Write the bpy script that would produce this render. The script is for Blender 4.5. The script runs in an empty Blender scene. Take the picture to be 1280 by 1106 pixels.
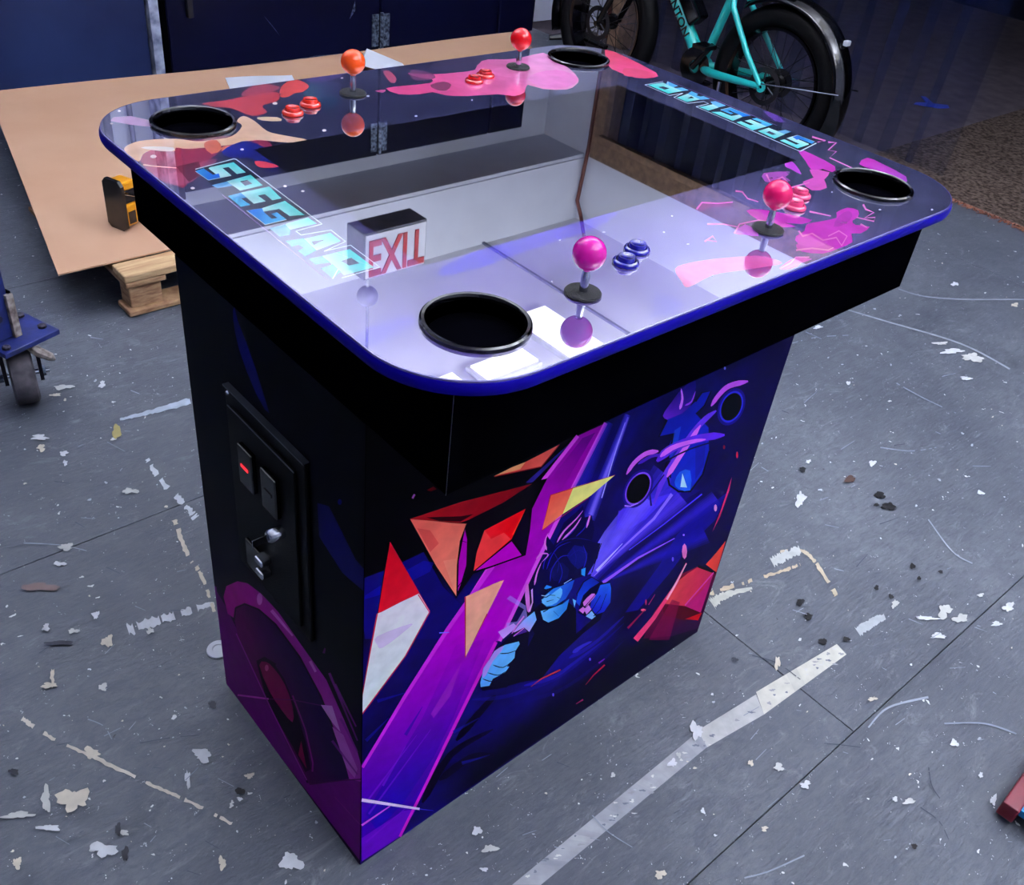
import bpy, bmesh, math, random
import numpy as np
from mathutils import Vector, Matrix, Euler, noise
from mathutils.geometry import delaunay_2d_cdt
random.seed(7)
C = bpy.context.scene.collection
SC = bpy.context.scene
PI = math.pi

# ------------------------------------------------------------------ camera, world, light
CAM = Vector((-0.93927, -0.94354, 1.58705))
ROT = Euler((0.919684, -0.103416, -0.711068), 'XYZ')
FPX = 1194.34
RM = ROT.to_matrix()
cd = bpy.data.cameras.new('camera'); cam = bpy.data.objects.new('camera', cd); C.objects.link(cam)
cam.location = CAM; cam.rotation_euler = ROT
cd.sensor_fit = 'HORIZONTAL'; cd.sensor_width = 36; cd.lens = FPX / 1280 * 36
cd.clip_start = .02; cd.clip_end = 60
SC.camera = cam
w = bpy.data.worlds.new('world'); SC.world = w; w.use_nodes = True
w.node_tree.nodes['Background'].inputs[0].default_value = (.02, .025, .05, 1)
w.node_tree.nodes['Background'].inputs[1].default_value = .3
SC.view_settings.view_transform = 'Standard'; SC.view_settings.look = 'None'
SC.view_settings.gamma = 1; SC.view_settings.use_curve_mapping = False
SC.view_settings.exposure = -0.12
LIGHT_COL = (.93, .96, 1.0)
LIGHTS = [  # x, y, size x, size y, radiance, hung (added unseen lights that brighten the ceiling)
    (1.66, 2.235, .33, .15, 3., 0), (2.13, 2.235, .36, .15, 3., 0), (2.62, 2.34, .26, .5, 3., 0),
    (.4, -1.9, 1.5, .5, 12, 1), (2.4, -1.3, 1.5, .5, 8, 1), (2.4, .95, 1.5, .4, 4, 1), (0.0, 2.0, .35, 1.3, 4, 1)]
UP = 5.4  # strength of the added fill lights' upward glow on the ceiling
Z_CEIL = 3.45

def px(u, v, axis, val):
    """point of a world plane that a pixel of the photograph shows"""
    d = RM @ Vector(((u - 640) / FPX, -(v - 553) / FPX, -1.0))
    return CAM + d * ((val - CAM[axis]) / d[axis])

# ------------------------------------------------------------------ materials
def lin(c):
    return tuple(((x / 255) / 12.92 if x / 255 <= .04045 else ((x / 255 + .055) / 1.055) ** 2.4) for x in c[:3])
def s2l(a):
    a = np.clip(np.asarray(a, float) / 255, 0, 1)
    return np.where(a <= .04045, a / 12.92, ((a + .055) / 1.055) ** 2.4)

def mat(name, col, rough=.5, metal=0, ior=1.45, var=.12, scale=12, bump=0, bscale=80, emit=None, coat=0, stretch=(1, 1, 1), col2=None, spec=.5):
    m = bpy.data.materials.new(name); m.use_nodes = True
    n = m.node_tree.nodes; l = m.node_tree.links; b = n['Principled BSDF']
    b.inputs['Roughness'].default_value = rough; b.inputs['Metallic'].default_value = metal
    b.inputs['IOR'].default_value = ior; b.inputs['Coat Weight'].default_value = coat; b.inputs['Coat Roughness'].default_value = .04
    b.inputs['Specular IOR Level'].default_value = spec
    k_ = 1 if name in ('paper', 'white_wall', 'ceiling_white', 'soffit_grey', 'exit_white', 'diffuser') else .68   # all other colours darkened evenly to balance the bright room light
    a = tuple(x * k_ for x in lin(col)); c2 = tuple(x * k_ for x in lin(col2)) if col2 else tuple(x * (1 - var * 2) for x in a)
    tc = n.new('ShaderNodeTexCoord'); mp = n.new('ShaderNodeMapping'); mp.inputs['Scale'].default_value = stretch
    l.new(tc.outputs['Object'], mp.inputs[0])
    nz = n.new('ShaderNodeTexNoise'); nz.inputs['Scale'].default_value = scale; nz.inputs['Detail'].default_value = 5
    l.new(mp.outputs[0], nz.inputs['Vector'])
    r = n.new('ShaderNodeValToRGB'); r.color_ramp.elements[0].position = .35; r.color_ramp.elements[1].position = .65
    r.color_ramp.elements[0].color = (*c2, 1); r.color_ramp.elements[1].color = (*a, 1)
    l.new(nz.outputs['Fac'], r.inputs[0]); l.new(r.outputs[0], b.inputs['Base Color'])
    if bump:
        n2 = n.new('ShaderNodeTexNoise'); n2.inputs['Scale'].default_value = bscale; n2.inputs['Detail'].default_value = 4
        l.new(mp.outputs[0], n2.inputs['Vector'])
        bp = n.new('ShaderNodeBump'); bp.inputs['Strength'].default_value = bump; bp.inputs['Distance'].default_value = .002
        l.new(n2.outputs['Fac'], bp.inputs['Height']); l.new(bp.outputs[0], b.inputs['Normal'])
    if emit:
        b.inputs['Emission Color'].default_value = (*emit[:3], 1); b.inputs['Emission Strength'].default_value = emit[3]
    return m

def print_mat(name, rough, ior, spec=.5, bump=0, coat=0):
    """flat print: colours come from the printed design, a faint procedural dot grain on top"""
    m = bpy.data.materials.new(name); m.use_nodes = True
    n = m.node_tree.nodes; l = m.node_tree.links; b = n['Principled BSDF']
    b.inputs['Roughness'].default_value = rough; b.inputs['IOR'].default_value = ior; b.inputs['Specular IOR Level'].default_value = spec
    b.inputs['Coat Weight'].default_value = coat
    at = n.new('ShaderNodeAttribute'); at.attribute_name = 'print'
    tc = n.new('ShaderNodeTexCoord')
    nz = n.new('ShaderNodeTexNoise'); nz.inputs['Scale'].default_value = 35; nz.inputs['Detail'].default_value = 8
    l.new(tc.outputs['Object'], nz.inputs['Vector'])
    mr = n.new('ShaderNodeMapRange'); mr.inputs['From Min'].default_value = .3; mr.inputs['From Max'].default_value = .7
    mr.inputs['To Min'].default_value = .9; mr.inputs['To Max'].default_value = 1.12
    l.new(nz.outputs['Fac'], mr.inputs[0])
    mx = n.new('ShaderNodeVectorMath'); mx.operation = 'SCALE'
    if name == 'mark_print': mr.inputs['To Min'].default_value = .72; mr.inputs['To Max'].default_value = .98
    l.new(at.outputs['Color'], mx.inputs[0]); l.new(mr.outputs[0], mx.inputs['Scale'])
    l.new(mx.outputs[0], b.inputs['Base Color'])
    return m

M = {}
M['black_laminate'] = mat('black_laminate', (3, 3, 6), .7, spec=0, var=.2)
M['black_plastic'] = mat('black_plastic', (6, 6, 9), .22, var=.1)
M['black_rubber'] = mat('black_rubber', (5, 5, 8), .6, bump=.2, bscale=200, spec=.1)
M['black_gloss'] = mat('black_gloss', (5, 5, 8), .1, var=.1)
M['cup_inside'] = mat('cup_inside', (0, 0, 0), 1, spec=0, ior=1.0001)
M['washer'] = mat('washer', (7, 7, 11), .35, bump=1, bscale=700, spec=.3)
M['powder_black'] = mat('powder_black', (3, 3, 6), .5, bump=.8, bscale=900, spec=.1)
M['steel'] = mat('steel', (215, 220, 230), .15, 1, var=.05)
M['dark_steel'] = mat('dark_steel', (60, 62, 72), .35, .9)
M['blue_mold'] = mat('blue_mold', (16, 4, 142), .5, spec=.06, var=.04)
M['acrylic_edge'] = mat('acrylic_edge', (96, 90, 150), .15, var=.03)
M['screen'] = mat('screen', (3, 3, 8), .012, ior=5.2, var=0, scale=1)
M['top_print'] = print_mat('top_print', .012, 5.2)
M['side_print'] = print_mat('side_print', .4, 1.3, .05)
M['mark_print'] = print_mat('mark_print', .6, 1.4, .3)
M['magenta'] = mat('magenta', (235, 20, 170), .12, coat=.35, spec=.3, var=.05)
M['pink'] = mat('pink', (250, 25, 110), .12, coat=.35, spec=.3, var=.05)
M['orange'] = mat('orange', (255, 84, 10), .12, coat=.35, spec=.3, var=.05)
M['red'] = mat('red', (215, 8, 20), .12, coat=.35, spec=.3, var=.05)
M['button_blue'] = mat('button_blue', (12, 10, 150), .12, coat=1, var=.05)
M['button_pink'] = mat('button_pink', (250, 70, 130), .15, coat=1, var=.05)
M['button_orange'] = mat('button_orange', (240, 45, 25), .15, coat=1, var=.05)
M['button_red'] = mat('button_red', (215, 20, 25), .15, coat=1, var=.05)
M['navy'] = mat('navy', (3, 5, 38), .5, scale=2, spec=.12, col2=(2, 3, 28), bump=.15, bscale=6)
M['slate_blue'] = mat('slate_blue', (28, 42, 84), .55, scale=1.5, col2=(14, 24, 62), spec=.2)
M['white_wall'] = mat('white_wall', (212, 216, 232), .8, scale=3, var=.04, spec=.2)
M['ceiling_white'] = mat('ceiling_white', (222, 224, 236), .8, scale=2, var=.05, spec=.2)
M['soffit_grey'] = mat('soffit_grey', (120, 124, 146), .8, scale=3, var=.1, spec=.2)
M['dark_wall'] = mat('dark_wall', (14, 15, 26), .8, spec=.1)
M['tan_board'] = mat('tan_board', (150, 120, 96), .7, scale=25, col2=(112, 86, 66), stretch=(1, 1, 1))
M['white_door_post'] = mat('white_door_post', (205, 215, 240), .6, scale=14, col2=(90, 100, 130))
M['brown_pipe'] = mat('brown_pipe', (120, 60, 55), .5)
M['cardboard'] = mat('cardboard', (212, 170, 140), .85, scale=3, col2=(204, 160, 130), bump=.1, bscale=300, stretch=(1, 1, 1), spec=.1)
M['paper'] = mat('paper', (235, 240, 250), .7, var=.02)
M['pine'] = mat('pine', (235, 200, 150), .7, scale=9, col2=(196, 152, 108), stretch=(1, 9, 9), bump=.3)
M['pine_end'] = mat('pine_end', (205, 165, 122), .75, scale=22, col2=(150, 108, 78), stretch=(1, 1, 5), bump=.3)
M['tool_yellow'] = mat('tool_yellow', (245, 165, 15), .35, var=.06)
M['teal'] = mat('teal', (30, 205, 200), .3, coat=.5, var=.06)
M['cart_blue'] = mat('cart_blue', (28, 44, 120), .4, scale=20, col2=(20, 30, 84), bump=.2)
M['scuffed_paint'] = mat('scuffed_paint', (190, 180, 172), .6, scale=60, col2=(110, 96, 90), bump=.6)
M['grey_tyre'] = mat('grey_tyre', (98, 92, 98), .75, scale=30, col2=(60, 58, 66), bump=.4)
M['rust'] = mat('rust', (60, 56, 70), .5, .6, scale=60)
M['carpet'] = mat('carpet', (96, 84, 76), .95, scale=55, col2=(42, 32, 30), bump=1, bscale=150, spec=.05)
M['annex_floor'] = mat('annex_floor', (84, 76, 82), .8, scale=10, col2=(66, 60, 68), spec=.1)
M['fringe'] = mat('fringe', (150, 96, 74), .95, scale=40, col2=(80, 44, 36))
M['blue_tape'] = mat('blue_tape', (20, 50, 170), .6)
M['red_paint'] = mat('red_paint', (120, 2, 32), .4)
M['cyan_panel'] = mat('cyan_panel', (40, 160, 225), .4)
M['white_plastic'] = mat('white_plastic', (225, 230, 240), .35, var=.03)
M['exit_white'] = mat('exit_white', (225, 228, 240), .5, var=.02)
M['exit_grey'] = mat('exit_grey', (150, 152, 170), .6)
M['exit_red'] = mat('exit_red', (190, 22, 40), .5)
M['led_red'] = mat('led_red', (200, 10, 20), .4, emit=(1, .02, .03, 1.2))
M['fixture'] = mat('fixture', (225, 228, 235), .5)
M['diffuser'] = mat('diffuser', (250, 250, 255), .5)
M['spoke'] = mat('spoke', (16, 16, 22), .35, .6)

def strip_material():
    m = bpy.data.materials.new('clear_vinyl'); m.use_nodes = True
    n = m.node_tree.nodes; l = m.node_tree.links; b = n['Principled BSDF']
    b.inputs['Base Color'].default_value = (*lin((34, 42, 84)), 1); b.inputs['Roughness'].default_value = .18
    t = n.new('ShaderNodeBsdfTransparent'); t.inputs[0].default_value = (.85, .88, .97, 1)
    mx = n.new('ShaderNodeMixShader')
    tc = n.new('ShaderNodeTexCoord'); nz = n.new('ShaderNodeTexNoise'); nz.inputs['Scale'].default_value = 1.2
    mp = n.new('ShaderNodeMapping'); mp.inputs['Scale'].default_value = (6, 6, 1)
    l.new(tc.outputs['Object'], mp.inputs[0]); l.new(mp.outputs[0], nz.inputs['Vector'])
    mr = n.new('ShaderNodeMapRange'); mr.inputs['To Min'].default_value = .04; mr.inputs['To Max'].default_value = .34
    l.new(nz.outputs['Fac'], mr.inputs[0]); l.new(mr.outputs[0], mx.inputs[0])
    l.new(t.outputs[0], mx.inputs[1]); l.new(b.outputs[0], mx.inputs[2])
    l.new(mx.outputs[0], n['Material Output'].inputs[0])
    return m
M['vinyl'] = strip_material()

def floor_material():
    m = bpy.data.materials.new('grey_painted_plywood'); m.use_nodes = True
    n = m.node_tree.nodes; l = m.node_tree.links; b = n['Principled BSDF']
    b.inputs['Specular IOR Level'].default_value = .45
    tc = n.new('ShaderNodeTexCoord')
    def nz(scale, det=6, st=(1, 1, 1), rough=.6, dist=0):
        mp = n.new('ShaderNodeMapping'); mp.inputs['Scale'].default_value = st
        x = n.new('ShaderNodeTexNoise'); x.inputs['Scale'].default_value = scale; x.inputs['Detail'].default_value = det
        x.inputs['Roughness'].default_value = rough; x.inputs['Distortion'].default_value = dist
        l.new(tc.outputs['Object'], mp.inputs[0]); l.new(mp.outputs[0], x.inputs['Vector']); return x.outputs['Fac']
    def ramp(f, p0, c0, p1, c1):
        r = n.new('ShaderNodeValToRGB'); e = r.color_ramp.elements
        e[0].position = p0; e[0].color = (*c0, 1); e[1].position = p1; e[1].color = (*c1, 1); l.new(f, r.inputs[0]); return r.outputs[0]
    def mix(f, a, bcol):
        x = n.new('ShaderNodeMix'); x.data_type = 'RGBA'
        l.new(f, x.inputs[0]) if not isinstance(f, float) else None
        if isinstance(f, float): x.inputs[0].default_value = f
        l.new(a, x.inputs[6])
        if isinstance(bcol, tuple): x.inputs[7].default_value = (*bcol, 1)
        else: l.new(bcol, x.inputs[7])
        return x.outputs[2]
    base = ramp(nz(1.3, 12, (1, 1, 1), .68, .5), .36, lin((38, 43, 56)), .66, lin((84, 89, 96)))
    mot = ramp(nz(22, 12, (1, 1.6, 1), .8, .8), .42, (.75, .75, .75), .56, (0, 0, 0))
    base = mix(mot, base, lin((48, 53, 66)))
    grain = ramp(nz(14, 6, (1, 9, 1), .7, .4), .35, (0, 0, 0), .75, (.4, .4, .4))
    c = mix(grain, base, lin((94, 99, 106)))
    sc = ramp(nz(6, 10, (1.0, 2.5, 1), .8, 1.5), .56, (0, 0, 0), .68, (.6, .6, .6))     # pale scuffs
    c = mix(sc, c, lin((122, 127, 134)))
    dk = ramp(nz(9, 10, (2, 1, 1), .75, 1.0), .64, (0, 0, 0), .75, (.6, .6, .6))            # dark scuffs
    c = mix(dk, c, lin((32, 35, 46)))
    # paint specks
    for scl, thr, colr, amount in ((26, .10, (212, 214, 212), .72), (60, .11, (190, 194, 200), .66), (17, .05, (20, 22, 32), .9)):
        v = n.new('ShaderNodeTexVoronoi'); v.inputs['Scale'].default_value = scl
        nn = n.new('ShaderNodeTexNoise'); nn.inputs['Scale'].default_value = scl * 2.2
        va = n.new('ShaderNodeVectorMath'); va.operation = 'SCALE'; va.inputs['Scale'].default_value = .035
        vb = n.new('ShaderNodeVectorMath'); vb.operation = 'ADD'
        l.new(tc.outputs['Object'], nn.inputs['Vector']); l.new(nn.outputs['Color'], va.inputs[0])
        l.new(tc.outputs['Object'], vb.inputs[0]); l.new(va.outputs[0], vb.inputs[1]); l.new(vb.outputs[0], v.inputs['Vector'])
        near = n.new('ShaderNodeMath'); near.operation = 'LESS_THAN'; near.inputs[1].default_value = thr
        l.new(v.outputs['Distance'], near.inputs[0])
        sel = n.new('ShaderNodeSeparateColor'); l.new(v.outputs['Color'], sel.inputs[0])
        gt = n.new('ShaderNodeMath'); gt.operation = 'GREATER_THAN'; gt.inputs[1].default_value = amount
        l.new(sel.outputs[0], gt.inputs[0])
        mu = n.new('ShaderNodeMath'); mu.operation = 'MULTIPLY'; l.new(near.outputs[0], mu.inputs[0]); l.new(gt.outputs[0], mu.inputs[1])
        c = mix(mu.outputs[0], c, lin(colr))
    l.new(c, b.inputs['Base Color'])
    rr = n.new('ShaderNodeMapRange'); rr.inputs['To Min'].default_value = .28; rr.inputs['To Max'].default_value = .55
    l.new(nz(5, 8), rr.inputs[0]); l.new(rr.outputs[0], b.inputs['Roughness'])
    bp = n.new('ShaderNodeBump'); bp.inputs['Strength'].default_value = .9; bp.inputs['Distance'].default_value = .003
    l.new(nz(34, 10, (1, 4, 1), .75, .5), bp.inputs['Height']); l.new(bp.outputs[0], b.inputs['Normal'])
    return m
M['floor'] = floor_material()
M['edge_glint_'] = mat('seam_metal', (90, 92, 105), .3, .7)

# ------------------------------------------------------------------ mesh helpers
def link(name, bm, m, parent=None, smooth=False, loc=None):
    me = bpy.data.meshes.new(name); bm.normal_update(); bm.to_mesh(me); bm.free()
    o = bpy.data.objects.new(name, me); C.objects.link(o)
    for x in (m if isinstance(m, (list, tuple)) else [m]): me.materials.append(M[x] if isinstance(x, str) else x)
    if smooth:
        for p in me.polygons: p.use_smooth = True
        try: me.set_sharp_from_angle(angle=math.radians(40))
        except Exception: pass
    if parent is not None: o.parent = parent
    if loc is not None: o.location = loc
    return o
def thing(name, label, cat, loc=(0, 0, 0), group=None, rz=0):
    o = bpy.data.objects.new(name, None); C.objects.link(o); o.empty_display_size = .05
    o.location = loc; o.rotation_euler = (0, 0, rz); o['label'] = label; o['category'] = cat
    if group: o['group'] = group
    return o
def tag(o, label, cat, group=None):
    o['label'] = label; o['category'] = cat
    if group: o['group'] = group
    return o
def struct(name, bm, m, parent=None):
    o = link(name, bm, m, parent)
    if parent is None: o['kind'] = 'structure'
    return o
def box(bm, x0, x1, y0, y1, z0, z1, bevel=0, mi=0):
    vs = [bm.verts.new(p) for p in ((x0, y0, z0), (x1, y0, z0), (x1, y1, z0), (x0, y1, z0), (x0, y0, z1), (x1, y0, z1), (x1, y1, z1), (x0, y1, z1))]
    fs = [bm.faces.new([vs[i] for i in f]) for f in ((0, 3, 2, 1), (4, 5, 6, 7), (0, 1, 5, 4), (1, 2, 6, 5), (2, 3, 7, 6), (3, 0, 4, 7))]
    for f in fs: f.material_index = mi
    if bevel:
        es = {e for f in fs for e in f.edges}
        bmesh.ops.bevel(bm, geom=list(es), offset=bevel, segments=2, affect='EDGES', profile=.5)
    return bm
def nbox(*a, **k): return box(bmesh.new(), *a, **k)
def tube(bm, pts, r, seg=10, caps=True):
    pts = [Vector(p) for p in pts]
    rs = r if isinstance(r, (list, tuple)) else [r] * len(pts)
    rings = []; up = None
    for i, p in enumerate(pts):
        t = (pts[min(i + 1, len(pts) - 1)] - pts[max(i - 1, 0)]).normalized()
        if up is None: up = t.orthogonal().normalized()
        up = (up - t * up.dot(t)).normalized(); s = t.cross(up)
        rings.append([bm.verts.new(p + (up * math.cos(a) + s * math.sin(a)) * rs[i]) for a in (2 * PI * k / seg for k in range(seg))])
    for a, b in zip(rings, rings[1:]):
        for k in range(seg): bm.faces.new((a[k], a[(k + 1) % seg], b[(k + 1) % seg], b[k]))
    if caps: bm.faces.new(rings[0][::-1]); bm.faces.new(rings[-1])
    return bm
def lathe(bm, prof, seg=32, axis='Z', origin=(0, 0, 0), closed=False):
    """prof: (radius, height) pairs"""
    O = Vector(origin); rings = []
    def P(r, h, a):
        c, s = r * math.cos(a), r * math.sin(a)
        return O + {'Z': Vector((c, s, h)), 'X': Vector((h, c, s)), 'Y': Vector((c, h, s))}[axis]
    for r, h in prof:
        if r < 1e-6: rings.append([bm.verts.new(P(0, h, 0))])
        else: rings.append([bm.verts.new(P(r, h, 2 * PI * k / seg)) for k in range(seg)])
    pr = list(zip(rings, rings[1:]))
    if closed: pr.append((rings[-1], rings[0]))
    for a, b in pr:
        for k in range(seg):
            k2 = (k + 1) % seg
            if len(a) == 1 and len(b) == 1: continue
            if len(a) == 1: bm.faces.new((a[0], b[k2], b[k]))
            elif len(b) == 1: bm.faces.new((a[k], a[k2], b[0]))
            else: bm.faces.new((a[k], a[k2], b[k2], b[k]))
    bmesh.ops.recalc_face_normals(bm, faces=bm.faces)
    return bm
def torus(bm, R, r, axis='X', origin=(0, 0, 0), seg=48, s2=12, sx=1.0):
    return lathe(bm, [(R + r * math.cos(2 * PI * k / s2), sx * r * math.sin(2 * PI * k / s2)) for k in range(s2)], seg, axis, origin, closed=True)
def prism(bm, poly, z0, z1):
    a = [bm.verts.new((x, y, z0)) for x, y in poly]; b = [bm.verts.new((x, y, z1)) for x, y in poly]
    bm.faces.new(a[::-1]); bm.faces.new(b); n = len(poly)
    for i in range(n): bm.faces.new((a[i], a[(i + 1) % n], b[(i + 1) % n], b[i]))
    bmesh.ops.recalc_face_normals(bm, faces=bm.faces)
    return bm
def text_mesh(body, size, depth=0.0):
    c = bpy.data.curves.new('lettering', 'FONT'); c.body = body; c.size = size; c.extrude = depth; c.offset = size * .02; c.align_x = 'CENTER'; c.align_y = 'CENTER'
    o = bpy.data.objects.new('lettering', c); C.objects.link(o)
    dg = bpy.context.evaluated_depsgraph_get(); me = bpy.data.meshes.new_from_object(o.evaluated_get(dg))
    bpy.data.objects.remove(o); return me
def rounded_rect(hx, hy, r, seg=16):
    P = []
    for cx, cy, a0 in ((hx - r, hy - r, 0), (-hx + r, hy - r, PI / 2), (-hx + r, -hy + r, PI), (hx - r, -hy + r, 1.5 * PI)):
        P += [(cx + r * math.cos(a0 + PI / 2 * k / seg), cy + r * math.sin(a0 + PI / 2 * k / seg)) for k in range(seg + 1)]
    return P

# ------------------------------------------------------------------ flat prints
def in_poly(P, poly):
    x, y = P[:, 0], P[:, 1]; r = np.zeros(len(P), bool); n = len(poly)
    for i in range(n):
        x0, y0 = poly[i]; x1, y1 = poly[(i + 1) % n]
        if y0 == y1: continue
        c = ((y0 > y) != (y1 > y)) & (x < (x1 - x0) * (y - y0) / (y1 - y0) + x0); r ^= c
    return r
def smooth_loop(p, n=5):
    out = []; N = len(p)
    for i in range(N):
        a, b, c, d = [np.array(p[(i + k - 1) % N], float) for k in range(4)]
        for t in np.arange(n) / n:
            out.append(tuple(.5 * ((2 * b) + (c - a) * t + (2 * a - 5 * b + 4 * c - d) * t * t + (3 * b - a - 3 * c + d) * t ** 3)))
    return out
def smooth_open(p, n=5):
    q = [p[0]] + list(p) + [p[-1]]; out = []
    for i in range(1, len(q) - 2):
        a, b, c, d = [np.array(q[i + k - 1], float) for k in range(4)]
        for t in np.arange(n) / n:
            out.append(tuple(.5 * ((2 * b) + (c - a) * t + (2 * a - 5 * b + 4 * c - d) * t * t + (3 * b - a - 3 * c + d) * t ** 3)))
    out.append(tuple(p[-1])); return out
class Art:
    """a printed sheet: shapes traced on the photograph, laid on the plane axis=val"""
    def __init__(s, axis, val, base):
        s.ax, s.val, s.base, s.L = axis, val, base, []
        s.ij = [k for k in range(3) if k != axis]
        s.crop(0, 0, 1)
    def crop(s, x, y, k): s.o = (x, y, k)
    def m(s, q):
        x, y, k = s.o; P = px(q[0] / k + x, q[1] / k + y, s.ax, s.val); return (P[s.ij[0]], P[s.ij[1]])
    def add(s, pts, col, grad=None, a=1.0, a2=None, smooth=0, mirror=False):
        """grad=(p0, p1, col2): colour runs from col at p0 to col2 at p1, alpha from a to a2"""
        if smooth: pts = smooth_loop(pts, smooth)
        q = [s.m(p) for p in pts]; g = None
        if grad: g = (s.m(grad[0]), s.m(grad[1]), grad[2])
        s.L.append((q, col, g, a, a if a2 is None else a2))
        if mirror:
            g2 = (tuple(-c for c in g[0]), tuple(-c for c in g[1]), g[2]) if g else None
            s.L.append(([(-u, -v) for u, v in q], col, g2, a, a if a2 is None else a2))
    def stroke(s, pts, w0, w1, col, smooth=0, **k):
        if smooth: pts = smooth_open(pts, smooth)
        P = [np.array(p, float) for p in pts]; l, r = [], []; n = len(P)
        for i, p in enumerate(P):
            t = P[min(i + 1, n - 1)] - P[max(i - 1, 0)]; t = t / (np.linalg.norm(t) + 1e-9); nn = np.array((-t[1], t[0]))
            w_ = (w0 + (w1 - w0) * i / (n - 1)) / 2
            if smooth and n > 6: t_ = i / (n - 1); w_ *= min(1, .25 + t_ * 4.5, .25 + (1 - t_) * 4.5)
            l.append(tuple(p + nn * w_)); r.append(tuple(p - nn * w_))
        # quads, so that sharp turns never cancel out
        for i in range(n - 1):
            s.add([l[i], l[i + 1], r[i + 1], r[i]], col, **k)
    def glow(s, pts, w0, w1, col, a=.5, n=4):
        for i in range(n): s.stroke(pts, w0 * (1 - i / n), w1 * (1 - i / n), col, a=a / n * 1.6)
    def blob(s, c, rx, ry, col, n=16, **k):
        s.add([(c[0] + rx * math.cos(2 * PI * i / n), c[1] + ry * math.sin(2 * PI * i / n)) for i in range(n)], col, **k)
    def build(s, name, frame, holes, material, parent, grid=.02, flip=False):
        V, E = [], []
        def loop(q):
            b = len(V); V.extend(q); E.extend((b + i, b + (i + 1) % len(q)) for i in range(len(q)))
        loop(frame)
        for h in holes: loop(h)
        for L in s.L: loop(L[0])
        F = np.array(frame); lo, hi = F.min(0), F.max(0)
        g = [(x + random.uniform(-.1, .1) * grid, y + random.uniform(-.1, .1) * grid) for x in np.arange(lo[0] + grid / 2, hi[0], grid) for y in np.arange(lo[1] + grid / 2, hi[1], grid)]
        V.extend(g)
        vs, _, fs, *_ = delaunay_2d_cdt([Vector(v) for v in V], E, [], 0, 1e-6, False)
        vs = np.array([tuple(v) for v in vs]); fs = np.array([tuple(f) for f in fs if len(f) == 3])
        cen = vs[fs].mean(1); keep = in_poly(cen, frame)
        for h in holes: keep &= ~in_poly(cen, h)
        fs, cen = fs[keep], cen[keep]; P = vs[fs]
        col = s.base(P[..., 0], P[..., 1])
        for q, c, g, a0, a1 in s.L:
            m = in_poly(cen, q)
            if not m.any(): continue
            c = np.array(c, float)
            if g:
                p0, p1 = np.array(g[0]), np.array(g[1]); d = p1 - p0
                t = np.clip(((P[m] - p0) @ d) / (d @ d), 0, 1)[..., None]
                cc = c * (1 - t) + np.array(g[2], float) * t; al = a0 * (1 - t) + a1 * t
            else: cc = np.broadcast_to(c, (m.sum(), 3, 3)); al = a0
            col[m] = col[m] * (1 - al) + cc * al
        me = bpy.data.meshes.new(name)
        W = np.zeros((len(vs), 3)); W[:, s.ij[0]] = vs[:, 0]; W[:, s.ij[1]] = vs[:, 1]; W[:, s.ax] = s.val
        if flip: fs = fs[:, ::-1]; col = col[:, ::-1]
        me.from_pydata(W.tolist(), [], fs.tolist())
        at = me.color_attributes.new('print', 'FLOAT_COLOR', 'CORNER')
        rgba = np.ones((len(fs) * 3, 4)); rgba[:, :3] = s2l(col.reshape(-1, 3)); at.data.foreach_set('color', rgba.ravel())
        me.materials.append(M[material]); me.validate()
        o = bpy.data.objects.new(name, me); C.objects.link(o); o.parent = parent
        return o

# ------------------------------------------------------------------ the room
YB, XR = 3.92, 3.88
XL, YF = -3.6, -4.0
fl = struct('floor', nbox(XL, 3.55, YF, YB, -.06, -.012), 'black_laminate')
def floor_panel(x0, x1, y0, y1):
    g = .0009
    return link('floor_panel', nbox(x0 + g, x1 - g, y0 + g, y1 - g, -.0119, 0, bevel=.0012), 'floor', fl)
for y0, y1, xs in ((YF, -3.04, (XL, -1.8, .64, 3.55)), (-3.04, -1.82, (XL, -.7, 1.74, 3.55)), (-1.82, -.6, (XL, -2.1, 1.9, 3.55)),
                   (-.6, .79, (XL, -1.93, .51, 2.95, 3.55)), (.79, 2.01, (XL, -1.2, 1.24, 3.55)), (2.01, 3.23, (XL, -.5, 1.94, 3.55)), (3.23, YB, (XL, .3, 2.74, 3.55))):
    for a, b in zip(xs, xs[1:]): floor_panel(a, b, y0, y1)
struct('floor_annex', nbox(3.55, 8, -3, 6, -.06, -.004), 'annex_floor')
struct('wall_back', nbox(XL, XR + .1, YB, YB + .1, 0, Z_CEIL), 'white_wall')
bm = bmesh.new(); box(bm, XR, XR + .1, 3.36, YB, 0, Z_CEIL); box(bm, XR, XR + .1, -.9, 3.36, 2.93, Z_CEIL); box(bm, XR, XR + .1, YF, -.9, 0, Z_CEIL)
struct('wall_right', bm, 'white_wall')
struct('wall_left', nbox(XL - .1, XL, YF, YB, 0, Z_CEIL), 'soffit_grey')
struct('wall_front', nbox(XL, XR, YF - .1, YF, 0, Z_CEIL), 'white_wall')
struct('ceiling', nbox(XL, XR + .1, YF, YB + .1, Z_CEIL, Z_CEIL + .1), 'ceiling_white')
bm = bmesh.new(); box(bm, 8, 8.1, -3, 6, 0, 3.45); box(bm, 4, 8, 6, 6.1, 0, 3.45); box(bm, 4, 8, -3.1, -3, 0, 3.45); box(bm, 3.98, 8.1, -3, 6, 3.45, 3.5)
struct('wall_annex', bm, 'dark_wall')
# soffit along the back wall
bm = bmesh.new(); box(bm, XL, XR, 3.49, YB, 3.0, Z_CEIL)
struct('trim_1', bm, 'white_wall')
struct('trim_2', nbox(XL, XR, 3.50, YB, 2.975, 2.999), 'white_wall')
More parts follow.
